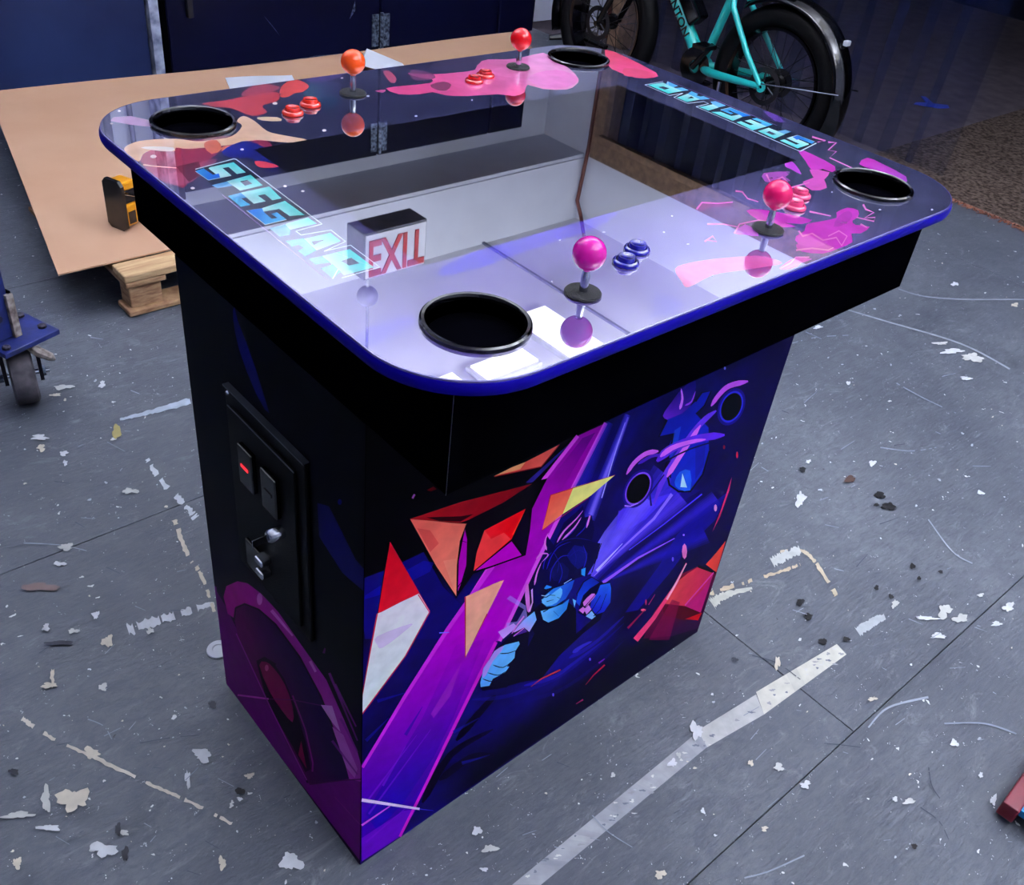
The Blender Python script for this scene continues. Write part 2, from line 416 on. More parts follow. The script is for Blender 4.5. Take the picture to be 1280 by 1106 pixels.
# casing of the opening with the strip curtain
bm = bmesh.new(); box(bm, XR - .10, XR, 3.22, 3.36, 0, 2.93); box(bm, XR - .10, XR, -.9, 3.22, 2.79, 2.93); box(bm, XR - .10, XR, -1.02, -.9, 0, 2.93)
struct('trim_3', bm, 'tan_board')
# ceiling joints
for y in (-2, -.8, .4, 1.6, 2.8):
    pass
for i, (x0, x1, y0, y1) in enumerate(((XL, XR, 1.30, 1.32), (1.0, 1.02, YF, 3.49), (3.0, 3.02, YF, 3.49))):
    struct('trim_%d' % (4 + i), nbox(x0, x1, y0, y1, Z_CEIL - .012 - i * .001, Z_CEIL - .0005), 'soffit_grey')

# big navy doors along the back wall
YD = 3.72
def wall_door(n, x0, x1, z1, m, hinges=()):
    bm = bmesh.new(); box(bm, x0 + .006, x1 - .006, YD, YD + .045, .012, z1, bevel=.004)
    o = struct('door_%d' % n, bm, m)
    link('edge_strip', nbox(x0 + .01, x0 + .04, YD - .004, YD - .0002, .02, z1 - .01), m, o)
    for hz in hinges:
        hb = bmesh.new()
        box(hb, x0 - .055, x0 - .012, YD - .008, YD - .001, hz, hz + .17); box(hb, x0 + .012, x0 + .055, YD - .014, YD - .0045, hz, hz + .17)
        tube(hb, [(x0, YD - .018, hz - .01), (x0, YD - .018, hz + .18)], .011, 8)
        for k in (.03, .14):
            for s in (-.035, .035): tube(hb, [(x0 + s, YD - .0185, hz + k), (x0 + s, YD - .01, hz + k)], .007, 6)
        link('hinge', hb, 'steel_worn', o)
    return o
M['steel_worn'] = mat('steel_worn', (150, 165, 185), .45, .7, scale=60, col2=(40, 46, 70))
wall_door(1, 1.07, 2.30, 2.80, 'navy')
wall_door(2, 2.30, 3.17, 2.80, 'navy', (.0 + .03, 2.6))
wall_door(3, 3.17, 3.47, 2.80, 'navy')
wall_door(4, -2.2, .98, 2.1, 'slate_blue')
struct('trim_7', nbox(.985, 1.03, YD - .02, YD + .12, 0, 2.85), 'white_door_post')
struct('trim_8', nbox(1.032, 1.068, YD - .012, YD + .12, 0, 2.83), 'black_laminate')
bm = bmesh.new(); box(bm, 1.17, 1.20, YD - .03, YD - .001, .27, .42, bevel=.004)
h = bpy.data.objects['door_1']; link('handle', bm, 'dark_steel', h)

bm = bmesh.new()
for (u0, v0), (u1, v1), w_ in (((444, 0), (437, 24), .018), ((375, 74), (415, 68), .006), ((330, 20), (350, 45), .003)):
    a, b = px(u0, v0, 1, YD - .002), px(u1, v1, 1, YD - .002); d = (b - a).normalized(); n_ = d.cross(Vector((0, 1, 0))) * w_; mid = (a + b) / 2 + n_ * .6
    bm.faces.new([bm.verts.new(p) for p in (a, mid + n_ * .5, b, mid - n_ * .6)])
link('scuff_marks', bm, 'steel_worn', bpy.data.objects['door_1'])
# pipes
t = tube(bmesh.new(), [(XR - .03, 3.44, 0.01), (XR - .03, 3.44, 2.9), (XR - .04, 3.46, 3.3), (XR - .04, 3.40, 3.40), (XR - .2, 3.2, 3.425)], .014, 10)
tag(link('wall_pipe', t, 'brown_pipe', None, True), 'thin brown pipe running up the corner of the white walls', 'pipe')
for x, r in ((.78, .02), (.90, .014)):
    t = tube(bmesh.new(), [(x, YB - .03, 2.12), (x, YB - .03, 2.972)], r, 10)
    tag(link('conduit', t, 'exit_grey', None, True), 'thicker grey conduit on the white wall left of the navy doors' if r > .015 else 'thinner grey conduit on the white wall next to the door post', 'conduit')

# ceiling light panels, and hanging fill lights added to brighten the ceiling
for i, (x, y, sx, sy, e, hung) in enumerate(LIGHTS):
    lab = ['small ceiling light panel mirrored beside the near left cup holder', 'small ceiling light panel mirrored left of the magenta ball joystick', 'small ceiling light panel mirrored right of the magenta ball joystick', 'added fill light hung in front of the printed side of the arcade table', 'added fill light hung in front of the right wall', 'added fill light hung over the floor right of the arcade table', 'added fill light turned lengthwise over the cardboard sheet'][i]
    zz = 2.8 if hung else Z_CEIL - .0005
    t = thing('ceiling_or_fill_light', lab, 'lamp', (x, y, zz))
    link('housing', nbox(-sx / 2 - .02, sx / 2 + .02, -sy / 2 - .02, sy / 2 + .02, -.03, .0, bevel=.006), 'fixture', t)
    m = mat('lit_diffuser', (250, 250, 255), .6, emit=(*LIGHT_COL, e))
    link('diffuser', nbox(-sx / 2, sx / 2, -sy / 2, sy / 2, -.042, -.0305), m, t)
    if hung:
        m = mat('lit_diffuser', (250, 250, 255), .6, emit=(*LIGHT_COL, 30 * UP * (.62, .8, .5, 1.5)[i - 3]))
        link('diffuser', nbox(-sx / 2, sx / 2, -sy / 2, sy / 2, .0005, .012), m, t)
        for q in (-1, 1):
            k = .4 * q
            link('hanger', tube(bmesh.new(), [(k * sx, k * sy, .012), (k * sx, k * sy, Z_CEIL - 2.8)], .003, 6), 'steel', t)

# EXIT sign hanging from the ceiling (seen mirrored in the table top)
t = thing('exit_sign', 'white box EXIT sign with red letters hanging from the ceiling', 'sign', (1.645, 2.656, 2.655))
link('housing', nbox(-.19, .19, -.05, .10, 0, .25, bevel=.006), 'exit_grey', t)
face = link('face', nbox(-.18, .18, -.056, -.0502, .01, .24), 'exit_white', t)
me = text_mesh('EXIT', .215, .002); me.materials.append(M['exit_red'])
o = bpy.data.objects.new('lettering', me); C.objects.link(o); o.parent = face; o.rotation_euler = (PI / 2, 0, 0); o.location = (0, -.059, .125); o.scale = (.78, 1.25, 1)
link('stem', tube(bmesh.new(), [(-.13, 0, .25), (-.13, 0, Z_CEIL - 2.656)], .008, 8), 'steel', t)
link('ball_joint', lathe(bmesh.new(), [(0, .32)] + [(.055 * math.sin(a), .375 - .055 * math.cos(a)) for a in np.linspace(.1, PI - .1, 12)] + [(0, .43)], 24, origin=(-.13, 0, 0)), 'exit_grey', t, True)

# ------------------------------------------------------------------ the arcade table
HX, HY, H, TH = .5, .4145, 1.0968, .0167
AX, AY, AH = .4486, .3712, .1395
PY0, PY1 = -.225, .2504
ZA = H - TH - AH
cab = thing('arcade_table', 'four player arcade table with blue edged glass top and colourful printed base', 'arcade machine', (0, 0, 0))
CUPS = [(-.380, -.316), (.372, -.310), (.386, .328), (-.378, .305)]
circ = lambda c, r, n=40: [(c[0] + r * math.cos(2 * PI * k / n), c[1] + r * math.sin(2 * PI * k / n)) for k in range(n)]
OUT = rounded_rect(HX, HY, .115)
holes = [circ(c, .0515) for c in CUPS]
SCR = [(-.352, -.19), (.348, -.19), (.348, .187), (-.352, .187)]

class Plain(Art): pass
zero = lambda x, y: np.zeros(x.shape + (3,)) + 8.
top = Plain(2, H - .0015, zero); top.build('table_top', OUT, holes, 'black_laminate', cab, .2)
bm = bmesh.new(); a = [bm.verts.new((x, y, H - TH)) for x, y in OUT]
bm.faces.new(a[::-1])
inner = rounded_rect(HX, HY, .115); b = [bm.verts.new((x, y, H - .0016)) for x, y in inner]
for i in range(len(a)): bm.faces.new((a[i], a[(i + 1) % len(a)], b[(i + 1) % len(a)], b[i]))
for c in CUPS: pass
link('top_underside', bm, 'black_laminate', cab)
# blue moulding around the edge
def ring(profile, m, name):
    bm = bmesh.new(); R_ = []
    for d, z in profile: R_.append([bm.verts.new((x, y, z)) for x, y in rounded_rect(HX + d, HY + d, .115 + d)])
    for A, B in zip(R_, R_[1:]):
        n = len(A)
        for i in range(n): bm.faces.new((A[i], A[(i + 1) % n], B[(i + 1) % n], B[i]))
    bmesh.ops.recalc_face_normals(bm, faces=bm.faces)
    return link(name, bm, m, cab, True)
ring([(0.0002, H - .0022), (.0012, H - .0024), (.0024, H - .005), (.003, H - .009), (.0024, H - .0135), (.001, H - .0165), (-.004, H - TH - .0006)], 'blue_mold', 'edge_moulding')
ring([(-.0008, H + .0001), (.0006, H - .0001), (.001, H - .0008), (.0009, H - .0022)], 'acrylic_edge', 'acrylic_rim')

# apron
bm = bmesh.new(); tk = .016
for a in ((-AX, AX, -AY, -AY + tk), (-AX, AX, AY - tk, AY), (-AX, -AX + tk, -AY + tk, AY - tk), (AX - tk, AX, -AY + tk, AY - tk)): box(bm, *a, ZA, H - TH - .0004)
box(bm, -AX + tk, AX - tk, -AY + tk, AY - tk, ZA, ZA + .012)
link('apron', bm, 'black_laminate', cab)
link('apron_seam', tube(bmesh.new(), [(-AX - .0004, -AY - .0004, ZA), (-AX - .0004, -AY - .0004, H - TH - .002)], .0005, 6), 'edge_glint_', cab)
link('pedestal', nbox(-AX, AX, PY0, PY1, 0.0, ZA - .0004), 'black_laminate', cab)

# --- artwork under the glass
def noise_field(x, y, s, seed):
    f = np.vectorize(lambda a, b: noise.fractal(Vector((a * s, b * s, seed)), .7, 2.1, 5)); return f(x, y)
def top_base(x, y):
    t = noise_field(x, y, 3.5, 1.3)[..., None]; t2 = noise_field(x, y, 9, 5.1)[..., None]
    c = np.array((54., 56, 84)) + t * 22 + t2 * 10
    near = np.clip((-.12 - y + .10 * np.clip(-x, -.2, .5)) / .15, 0, 1)[..., None] * np.clip((.30 - x) / .2, 0, 1)[..., None]
    lil = np.array((104., 92, 160)) + t * 26 + t2 * 20
    left = np.clip((-.35 - x) / .05, 0, 1)[..., None] * .45
    c = c * (1 - left) + np.array((84., 80, 124)) * left
    return c * (1 - near) + lil * near
T = Art(2, H, top_base)
T.crop(0, 0, 1)
# near zone: violet nebula streaks, pink cloud
T.add([(560, 330), (640, 296), (720, 268), (775, 262), (745, 285), (700, 300), (640, 320), (600, 335), (550, 345)], (44, 26, 190), ((560, 330), (760, 270), (84, 56, 205)), .95, .7, 3)
T.add([(440, 428), (470, 405), (515, 395), (518, 405), (490, 420), (455, 436)], (48, 30, 190), ((440, 430), (515, 395), (70, 50, 195)), .9, .75, 3)
T.add([(820, 365), (855, 378), (848, 392), (812, 398)], (60, 48, 170), a=.9)
T.crop(780, 60, 2.977)
T.add([(190, 822), (240, 800), (330, 785), (440, 775), (520, 775), (590, 800), (520, 815), (420, 830), (330, 845), (240, 890), (215, 870)], (228, 96, 160), ((200, 830), (560, 790), (215, 110, 180)), 1, .85, 3)
# right, near: magenta clouds and lightning
MG = (205, 62, 185); MG2 = (222, 92, 190)
T.add([(645, 375), (700, 395), (785, 440), (775, 462), (740, 450), (700, 455), (675, 420)], MG, smooth=2)
T.add([(690, 452), (765, 462), (745, 490), (755, 520), (700, 530), (665, 498), (705, 482)], MG2, smooth=2)
T.add([(875, 432), (905, 408), (960, 430), (1050, 478), (1040, 505), (985, 478), (930, 455)], MG, ((880, 430), (1050, 490), (170, 70, 190)), 1, .9, 2)
T.add([(600, 410), (635, 430), (660, 470), (620, 450), (600, 440)], (190, 70, 200), smooth=2)
T.add([(520, 465), (620, 460), (600, 480), (620, 495), (540, 500), (520, 490)], (190, 85, 190), a=.8, smooth=2)
T.add([(790, 612), (830, 594), (872, 604), (870, 630), (850, 642), (862, 658), (915, 665), (880, 690), (846, 690), (850, 722), (800, 745), (740, 765), (660, 757), (640, 732), (668, 712), (640, 700), (672, 680), (680, 655), (730, 645), (790, 632)], MG, smooth=2)
T.add([(800, 625), (835, 605), (850, 625), (825, 655), (780, 665)], (180, 60, 170), smooth=2)
T.add([(455, 605), (510, 600), (620, 620), (700, 640), (660, 655), (600, 650), (640, 665), (560, 665), (500, 640)], MG, smooth=2)
T.add([(410, 690), (450, 655), (490, 680), (500, 700), (450, 695)], (200, 90, 215), smooth=2)
T.add([(580, 820), (600, 800), (640, 780), (700, 785), (660, 800), (640, 815), (600, 825)], MG2, smooth=2)
T.add([(640, 700), (700, 690), (760, 720), (720, 740), (650, 730)], (215, 75, 195), smooth=2)
T.add([(270, 600), (290, 578), (340, 575), (400, 572), (395, 590), (330, 592), (290, 605)], (170, 60, 150), a=.7, smooth=2)
for L_ in ([(415, 532), (440, 535), (460, 560), (500, 572)], [(270, 600), (290, 575), (350, 578), (405, 573)], [(760, 350), (790, 352), (760, 380), (790, 385), (765, 408), (850, 447)],
           [(890, 582), (900, 600), (930, 612), (895, 632), (935, 630), (930, 645), (865, 630)], [(690, 608), (770, 625)], [(620, 520), (690, 500)],
           [(650, 680), (665, 700), (700, 690), (740, 715), (790, 705), (810, 735), (830, 700), (800, 680), (760, 700)], [(640, 752), (700, 745), (760, 752), (780, 742)],
           [(580, 820), (620, 800), (640, 778), (690, 778)], [(310, 655), (370, 655), (420, 665)], [(410, 690), (430, 655), (500, 640), (560, 650)], [(300, 720), (330, 700), (345, 720), (310, 715)],
           [(700, 330), (750, 345), (720, 350)], [(530, 470), (545, 500), (590, 480), (610, 500)], [(880, 655), (905, 668)]):
    T.stroke(L_, 7, 4, (240, 130, 200))
T.add([(520, 235), (560, 245), (600, 275), (560, 270)], (120, 70, 190), a=.7, smooth=2)
# far right: pink flow around the cup holder
T.crop(400, 20, 3.048)
T.add([(335, 218), (430, 222), (520, 215), (590, 205), (600, 180), (640, 165), (700, 165), (760, 160), (850, 140), (880, 160), (950, 200), (985, 240), (975, 262), (940, 280), (850, 278), (790, 262), (780, 290), (740, 305), (680, 298), (560, 305), (480, 302), (430, 290), (380, 298), (300, 298), (250, 275), (330, 265), (420, 255), (425, 240), (380, 235)], (226, 82, 140), ((350, 250), (900, 220), (240, 140, 200)), 1, 1, 2)
T.add([(420, 262), (470, 250), (500, 262), (480, 285), (440, 280)], (120, 60, 90), smooth=2, a=.8)
T.add([(500, 150), (600, 140), (620, 160), (590, 195), (520, 210), (440, 205), (420, 190)], (66, 60, 88), smooth=2)
T.add([(790, 240), (830, 215), (900, 205), (960, 220), (985, 245), (940, 272), (850, 272)], (243, 120, 195), smooth=2)
T.add([(640, 210), (720, 190), (800, 195), (760, 230), (690, 230)], (245, 130, 190), a=.6, smooth=2)
T.add([(1085, 130), (1130, 140), (1280, 215), (1270, 235), (1200, 235), (1130, 210), (1100, 190)], (226, 70, 105), ((1150, 140), (1180, 230), (245, 90, 150)), 1, 1, 2)
T.add([(240, 212), (265, 210), (290, 235), (285, 255), (265, 250)], (185, 85, 115), smooth=3)
T.add([(210, 285), (250, 280), (240, 292)], (220, 100, 150), smooth=2)
T.add([(345, 205), (420, 215), (440, 235), (400, 245), (350, 240)], (130, 70, 110), a=.7, smooth=2)
T.crop(780, 60, 2.977)
T.add([(0, 75), (60, 80), (120, 98), (95, 112), (40, 108), (0, 102)], (228, 84, 122), smooth=2)
# far middle: smoke, teal, purple
T.crop(100, 50, 3.16)
T.add([(380, 260), (400, 225), (480, 210), (640, 185), (760, 160), (800, 160), (790, 185), (700, 205), (600, 225), (500, 240)], (58, 58, 80), smooth=3, a=.9)
T.add([(860, 175), (1000, 165), (1030, 180), (1020, 225), (950, 235), (880, 215), (900, 195)], (60, 105, 125), ((870, 200), (1020, 200), (70, 70, 120)), .9, .5, 3)
T.add([(900, 150), (1020, 115), (1050, 120), (1020, 150), (930, 170)], (84, 70, 130), a=.8, smooth=3)
T.add([(940, 235), (1010, 225), (1020, 250), (970, 275)], (30, 60, 90), a=.8, smooth=3)
# far left: red and cream explosion
T.add([(480, 250), (560, 240), (640, 225), (700, 215), (760, 205), (790, 215), (780, 240), (720, 260), (740, 285), (680, 300), (600, 270), (540, 265)], (190, 76, 86), ((500, 250), (760, 230), (200, 70, 80)), 1, 1, 3)
T.add([(690, 180), (750, 175), (790, 190), (720, 215), (640, 220), (650, 200)], (195, 80, 100), a=.8, smooth=3)
T.add([(795, 185), (830, 160), (870, 160), (905, 182), (880, 205), (850, 210), (820, 225), (790, 222)], (222, 82, 82), smooth=3)
T.add([(130, 305), (200, 300), (290, 320), (295, 345), (200, 335), (120, 320)], (196, 150, 190), smooth=0, a=.9)
T.add([(170, 430), (240, 400), (330, 390), (470, 395), (560, 380), (700, 380), (760, 420), (720, 445), (640, 430), (560, 440), (480, 500), (420, 575), (380, 575), (280, 515), (220, 460)], (176, 62, 86), ((200, 420), (700, 430), (150, 50, 80)), 1, 1, 3)
T.add([(175, 435), (200, 410), (260, 395), (380, 390), (460, 400), (520, 395), (600, 380), (640, 340), (620, 320), (645, 300), (690, 320), (740, 360), (800, 375), (900, 395), (820, 405), (700, 395), (620, 410), (540, 420), (430, 430), (380, 425), (370, 440), (300, 430), (250, 450), (230, 480)], (246, 196, 158), ((200, 420), (800, 390), (250, 205, 175)), 1, 1, 3)
T.add([(240, 425), (290, 420), (370, 425), (360, 440), (290, 435)], (255, 240, 225), smooth=2)
T.add([(560, 425), (600, 415), (640, 425), (625, 445), (570, 450)], (228, 130, 105), smooth=2)
T.add([(500, 400), (540, 395), (560, 430), (520, 450), (490, 420)], (226, 120, 100), smooth=2)
T.add([(560, 440), (640, 400), (700, 410), (760, 450), (800, 500), (740, 520), (680, 470), (600, 465)], (34, 44, 150), ((560, 440), (760, 480), (20, 24, 90)), 1, 1, 3)
T.add([(240, 500), (330, 510), (400, 525), (480, 480), (540, 470), (520, 500), (440, 560), (380, 575), (300, 545)], (196, 96, 132), a=.7, smooth=2)
T.add([(380, 500), (470, 478), (480, 530), (430, 560)], (96, 44, 62), a=.85)
T.add([(700, 305), (780, 305), (795, 320), (720, 318)], (250, 215, 180), smooth=2)
T.add([(690, 478), (730, 480), (790, 500), (730, 505), (700, 498)], (226, 70, 90), smooth=2)
T.add([(740, 425), (775, 440), (778, 460), (755, 450)], (235, 215, 180))
T.stroke([(250, 492), (290, 498), (380, 505)], 6, 3, (255, 235, 220))
for c in ((290, 460, 10), (155, 280, 5), (125, 330, 5), (810, 577, 6), (880, 597, 6), (965, 357, 7), (770, 250, 8), (445, 585, 7), (640, 432, 6), (1035, 150, 4), (910, 140, 5)):
    T.blob(c[:2], c[2] * 1.3, c[2] * .7, (250, 235, 235), 7)
T.crop(0, 0, 1)
for c in ((572, 211), (617, 263), (700, 300), (830, 290), (860, 305), (905, 215), (1165, 262), (1040, 240), (590, 125), (520, 145), (755, 290), (1100, 262), (690, 352), (460, 120), (840, 270)):
    T.blob(c, random.uniform(1, 2.3), random.uniform(.6, 1.3), (235, 235, 250), 6)
# the two identical titles, one per short side
T.crop(230, 190, 4.923)
CY = (150, 240, 238)
def letter(pts, p0=None, p1=None, c0=(86, 230, 224), c1=(205, 252, 250)):
    T.add(pts, c0, (p0, p1, c1), mirror=True)
T.add([(60, 105), (305, 40), (420, 135), (610, 280), (790, 400), (655, 440), (520, 470), (370, 350), (250, 270), (150, 185)], (30, 44, 62), a=.75, mirror=True)
def wl(pts, wd=4, col=(225, 245, 250)):
    P = [np.array(p, float) for p in pts]
    for a, b in zip(P, P[1:]):
        t = (b - a) / np.linalg.norm(b - a); n_ = np.array((-t[1], t[0])) * wd / 2
        T.add([tuple(a + n_), tuple(b + n_), tuple(b - n_), tuple(a - n_)], col, mirror=True)
wl([(70, 106), (305, 42), (320, 44), (850, 443), (688, 486), (720, 510), (905, 480), (995, 550), (862, 610), (1025, 573), (1205, 708), (970, 775)], 5)
wl([(235, 262), (880, 782)], 3, (190, 150, 215))
wl([(70, 117), (150, 172), (290, 144)], 5)
letter([(160, 93), (305, 63), (380, 125), (325, 135), (275, 92), (237, 98), (290, 143), (222, 157), (150, 100)], (330, 70), (200, 130))
letter([(120, 100), (178, 140), (215, 132), (222, 157), (150, 172), (70, 117)], (215, 130), (70, 117), (36, 110, 225), (70, 170, 235))
letter([(262, 180), (410, 140), (485, 205), (345, 238)], (470, 160), (300, 220))
T.add([(345, 180), (390, 172), (420, 195), (375, 207)], (70, 74, 100), mirror=True)
letter([(262, 182), (170, 204), (205, 222), (300, 207)], (280, 190), (170, 204), (110, 185, 235), (120, 175, 225))
letter([(525, 212), (600, 285), (545, 297), (498, 260), (455, 268), (503, 303), (430, 318), (372, 270), (350, 250)], (580, 230), (400, 300))
letter([(350, 250), (385, 280), (350, 285), (410, 325), (350, 337), (270, 270)], (385, 260), (280, 290), (70, 165, 235), (90, 195, 235))
letter([(620, 300), (745, 388), (650, 393), (585, 350), (490, 367), (480, 345)], (700, 320), (500, 360))
letter([(480, 345), (490, 367), (540, 410), (575, 405), (535, 380), (572, 370), (632, 415), (500, 447), (385, 360)], (600, 400), (400, 370), (90, 190, 240), (30, 120, 225))
wl([(385, 360), (500, 447), (632, 415)], 4)
letter([(762, 403), (818, 440), (655, 478), (622, 452), (630, 440)], (800, 410), (640, 460))
letter([(622, 445), (655, 480), (650, 510), (590, 520), (525, 468)], (640, 460), (540, 490), (120, 205, 240), (110, 180, 235))
letter([(735, 535), (900, 497), (965, 548), (815, 605)], (940, 510), (760, 580))
T.add([(785, 550), (865, 540), (800, 572)], (60, 66, 92), mirror=True)
letter([(625, 547), (735, 530), (815, 605), (745, 643), (700, 607), (735, 590), (705, 572), (662, 582)], (780, 580), (640, 560), (90, 190, 238), (110, 190, 235))
letter([(850, 640), (1020, 597), (1170, 710), (985, 757)], (1100, 640), (900, 680), (60, 225, 215), (180, 248, 244))
T.add([(965, 670), (1030, 650), (1080, 685), (1015, 698)], (70, 80, 110), mirror=True)
letter([(765, 657), (850, 640), (900, 680), (810, 693)], (880, 660), (780, 660), (100, 195, 238), (120, 185, 230))
letter([(840, 715), (915, 690), (965, 735), (915, 780)], (960, 710), (860, 740), (90, 200, 240), (100, 175, 232))
wl([(915, 780), (948, 722)], 5); wl([(915, 612), (1170, 710)], 0.5)
art = T.build('top_artwork', OUT, holes + [SCR], 'top_print', cab, .016)
art['label'] = 'colourful printed artwork under glossy glass around the screen'
Plain(2, H, zero).build('screen', SCR, [], 'screen', cab, .4)['label'] = 'black glossy screen set in the table top'

# cup holders
for (x, y), w_ in zip(CUPS, ('near left', 'near right', 'far right', 'far left')):
    bm = lathe(bmesh.new(), [(.0508, -.0015), (.0508, .002), (.0525, .0050), (.0555, .0056), (.0575, .004), (.058, .0004), (.0515, .0002)], 56)
    ch = link('cup_holder', bm, 'black_gloss', cab, True, (x, y, H))
    bm = bmesh.new(); lathe(bm, [(.0509, -.0013), (.050, -.115), (.047, -.120), (0, -.120)], 40)
    link('cup_well', bm, 'cup_inside', ch, True)

# joysticks and buttons
def joystick(x, y, ballm, lab):
    bm = lathe(bmesh.new(), [(0, .0005), (.0205, .0005), (.0208, .002), (.0195, .0036), (0, .0042)], 40)
    j = link('joystick', bm, 'washer', cab, True, (x, y, H)); j['label'] = lab
    bm = bmesh.new(); lathe(bm, [(.0048, .003), (.0048, .022), (.0042, .024), (.0042, .036), (0, .036)], 20)
    link('shaft', bm, 'steel', j, True)
    R_ = .0185; c = BALLZ
    bm = lathe(bmesh.new(), [(.0045, c - R_ - .001)] + [(R_ * math.sin(a), c - R_ * math.cos(a)) for a in np.linspace(.26, PI, 28)[:-1]] + [(0, c + R_)], 44)
    link('ball_top', bm, ballm, j, True)
BALLZ = .048
joystick(-.239, -.327, 'magenta', 'joystick with a magenta ball')
joystick(.095, -.327, 'pink', 'joystick with a hot pink ball')
joystick(.240, .331, 'red', 'joystick with a red ball')
joystick(-.107, .324, 'orange', 'joystick with an orange ball')
def button(x, y, m, lab):
    bm = lathe(bmesh.new(), [(0, .0006), (.0158, .0006), (.0160, .0022), (.0150, .0044), (.0132, .0056), (.0122, .0056), (.0116, .0040), (.0112, .003)], 36)
    b_ = link('push_button', bm, m, cab, True, (x, y, H)); b_['label'] = lab
    bm = lathe(bmesh.new(), [(.0108, .003), (.0108, .0088), (.0100, .0102), (.0085, .0102), (.0045, .0094), (0, .0091)], 32)
    link('plunger', bm, m, b_, True)
for (x, y), m, l_ in (((-.143, -.300), 'button_blue', 'dark blue push button'), ((-.106, -.283), 'button_blue', 'dark blue push button'),
                      ((.191, -.300), 'button_pink', 'pink push button'), ((.232, -.279), 'button_pink', 'pink push button'),
                      ((.113, .297), 'button_red', 'red push button'), ((.150, .313), 'button_red', 'red push button'),
                      ((-.236, .284), 'button_orange', 'orange red push button'), ((-.194, .305), 'button_orange', 'orange red push button')):
    button(x, y, m, l_)

# --- artwork on the long side
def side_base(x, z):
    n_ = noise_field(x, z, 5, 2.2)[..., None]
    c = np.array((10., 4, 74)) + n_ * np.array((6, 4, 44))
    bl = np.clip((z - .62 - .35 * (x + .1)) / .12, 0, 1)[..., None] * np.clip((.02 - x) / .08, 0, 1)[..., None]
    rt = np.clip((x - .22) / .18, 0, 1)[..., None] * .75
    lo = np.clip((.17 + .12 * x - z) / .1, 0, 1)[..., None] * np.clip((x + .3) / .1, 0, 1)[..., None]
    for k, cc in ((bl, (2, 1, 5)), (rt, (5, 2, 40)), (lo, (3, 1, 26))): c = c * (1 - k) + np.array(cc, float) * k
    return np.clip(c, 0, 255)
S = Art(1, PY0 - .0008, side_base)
S.crop(440, 500, 3.685)
NV = (10, 4, 92)
S.add([(30, 830), (160, 780), (330, 700), (420, 860), (520, 960), (440, 1100), (60, 1100)], (14, 8, 120), ((100, 800), (400, 1080), (10, 4, 84)), .8, .8)
S.add([(60, 900), (330, 740), (360, 790), (120, 900)], (16, 14, 140), a=.7, smooth=2)
S.add([(800, 380), (1040, 165), (900, 310), (830, 380)], (60, 40, 190), a=.6)
# the purple beam
S.add([(1040, 165), (1170, 105), (1020, 400), (860, 730), (680, 1110), (430, 1110), (520, 950), (620, 790), (740, 590), (880, 370)], (148, 0, 158), ((1000, 300), (560, 1080), (176, 0, 190)))
S.add([(1062, 175), (1120, 150), (960, 420), (900, 380)], (88, 0, 120), ((1080, 180), (920, 410), (150, 0, 160)), .8, .1)
S.stroke([(1040, 165), (880, 370), (740, 590), (620, 790), (520, 950), (430, 1110)], 16, 22, (228, 70, 226))
S.stroke([(1170, 105), (1020, 400), (860, 730), (680, 1110)], 18, 16, (222, 80, 224))
S.crop(260, 700, 2.836)
S.add([(850, 240), (910, 150), (1040, 240), (1021, 290), (880, 575), (680, 980), (545, 1068), (545, 725)], (178, 0, 190), ((940, 220), (640, 860), (52, 0, 150)))
S.add([(880, 300), (980, 280), (870, 560), (800, 700), (700, 850), (600, 960), (560, 900), (640, 760), (760, 560)], (70, 0, 130), ((900, 330), (640, 900), (20, 4, 150)), .1, .85)
S.add([(790, 545), (900, 360), (860, 480), (800, 560)], (150, 40, 170), a=.6)
for q in ([(560, 860), (740, 620)], [(570, 900), (790, 600)], [(560, 1000), (700, 880)], [(620, 800), (700, 660)]):
    S.stroke(q, 7, 2, (120, 30, 200), a=.6)
S.add([(545, 985), (690, 890), (740, 880), (680, 980), (545, 1068)], (110, 10, 190), a=.7)
S.stroke([(1010, 20), (850, 245), (700, 480), (548, 735)], 16, 10, (206, 40, 212))
S.stroke([(1021, 290), (880, 575), (775, 790), (680, 980)], 12, 9, (210, 30, 200))
S.stroke([(545, 850), (750, 882)], 12, 8, (250, 225, 255)); S.stroke([(545, 940), (645, 872)], 7, 4, (220, 90, 225)); S.stroke([(750, 882), (800, 888)], 4, 1, (60, 50, 180))
# dark sweeps lower right
for q in ([(760, 860), (860, 690), (1010, 600)], [(820, 780), (930, 700), (1010, 690)], [(880, 640), (980, 520), (1020, 480)]):
    S.stroke(q, 30, 14, (4, 1, 24), smooth=4)
for q in ([(870, 610), (960, 560)], [(900, 720), (1000, 690)], [(560, 640), (640, 560)], [(600, 500), (700, 470)], [(700, 620), (760, 520)]):
    S.stroke(q, 12, 2, (20, 20, 140), a=.6)
S.stroke([(820, 258), (855, 256)], 4, 2, (120, 120, 255))
# long curved sweeps under the fighter
S.crop(590, 640, 4.61)
for q, c_ in (([(0, 1080), (200, 1060), (480, 960), (700, 800), (876, 640)], (20, 12, 120)), ([(250, 1100), (500, 1030), (720, 880), (876, 740)], (14, 6, 90)),
              ([(300, 1000), (470, 950), (600, 860), (760, 740)], (40, 30, 170)), ([(560, 840), (700, 760), (876, 600)], (34, 22, 160)), ([(580, 810), (640, 770), (690, 745)], (70, 60, 210))):
    S.stroke(q, 26, 10, c_, smooth=5, a=.55)
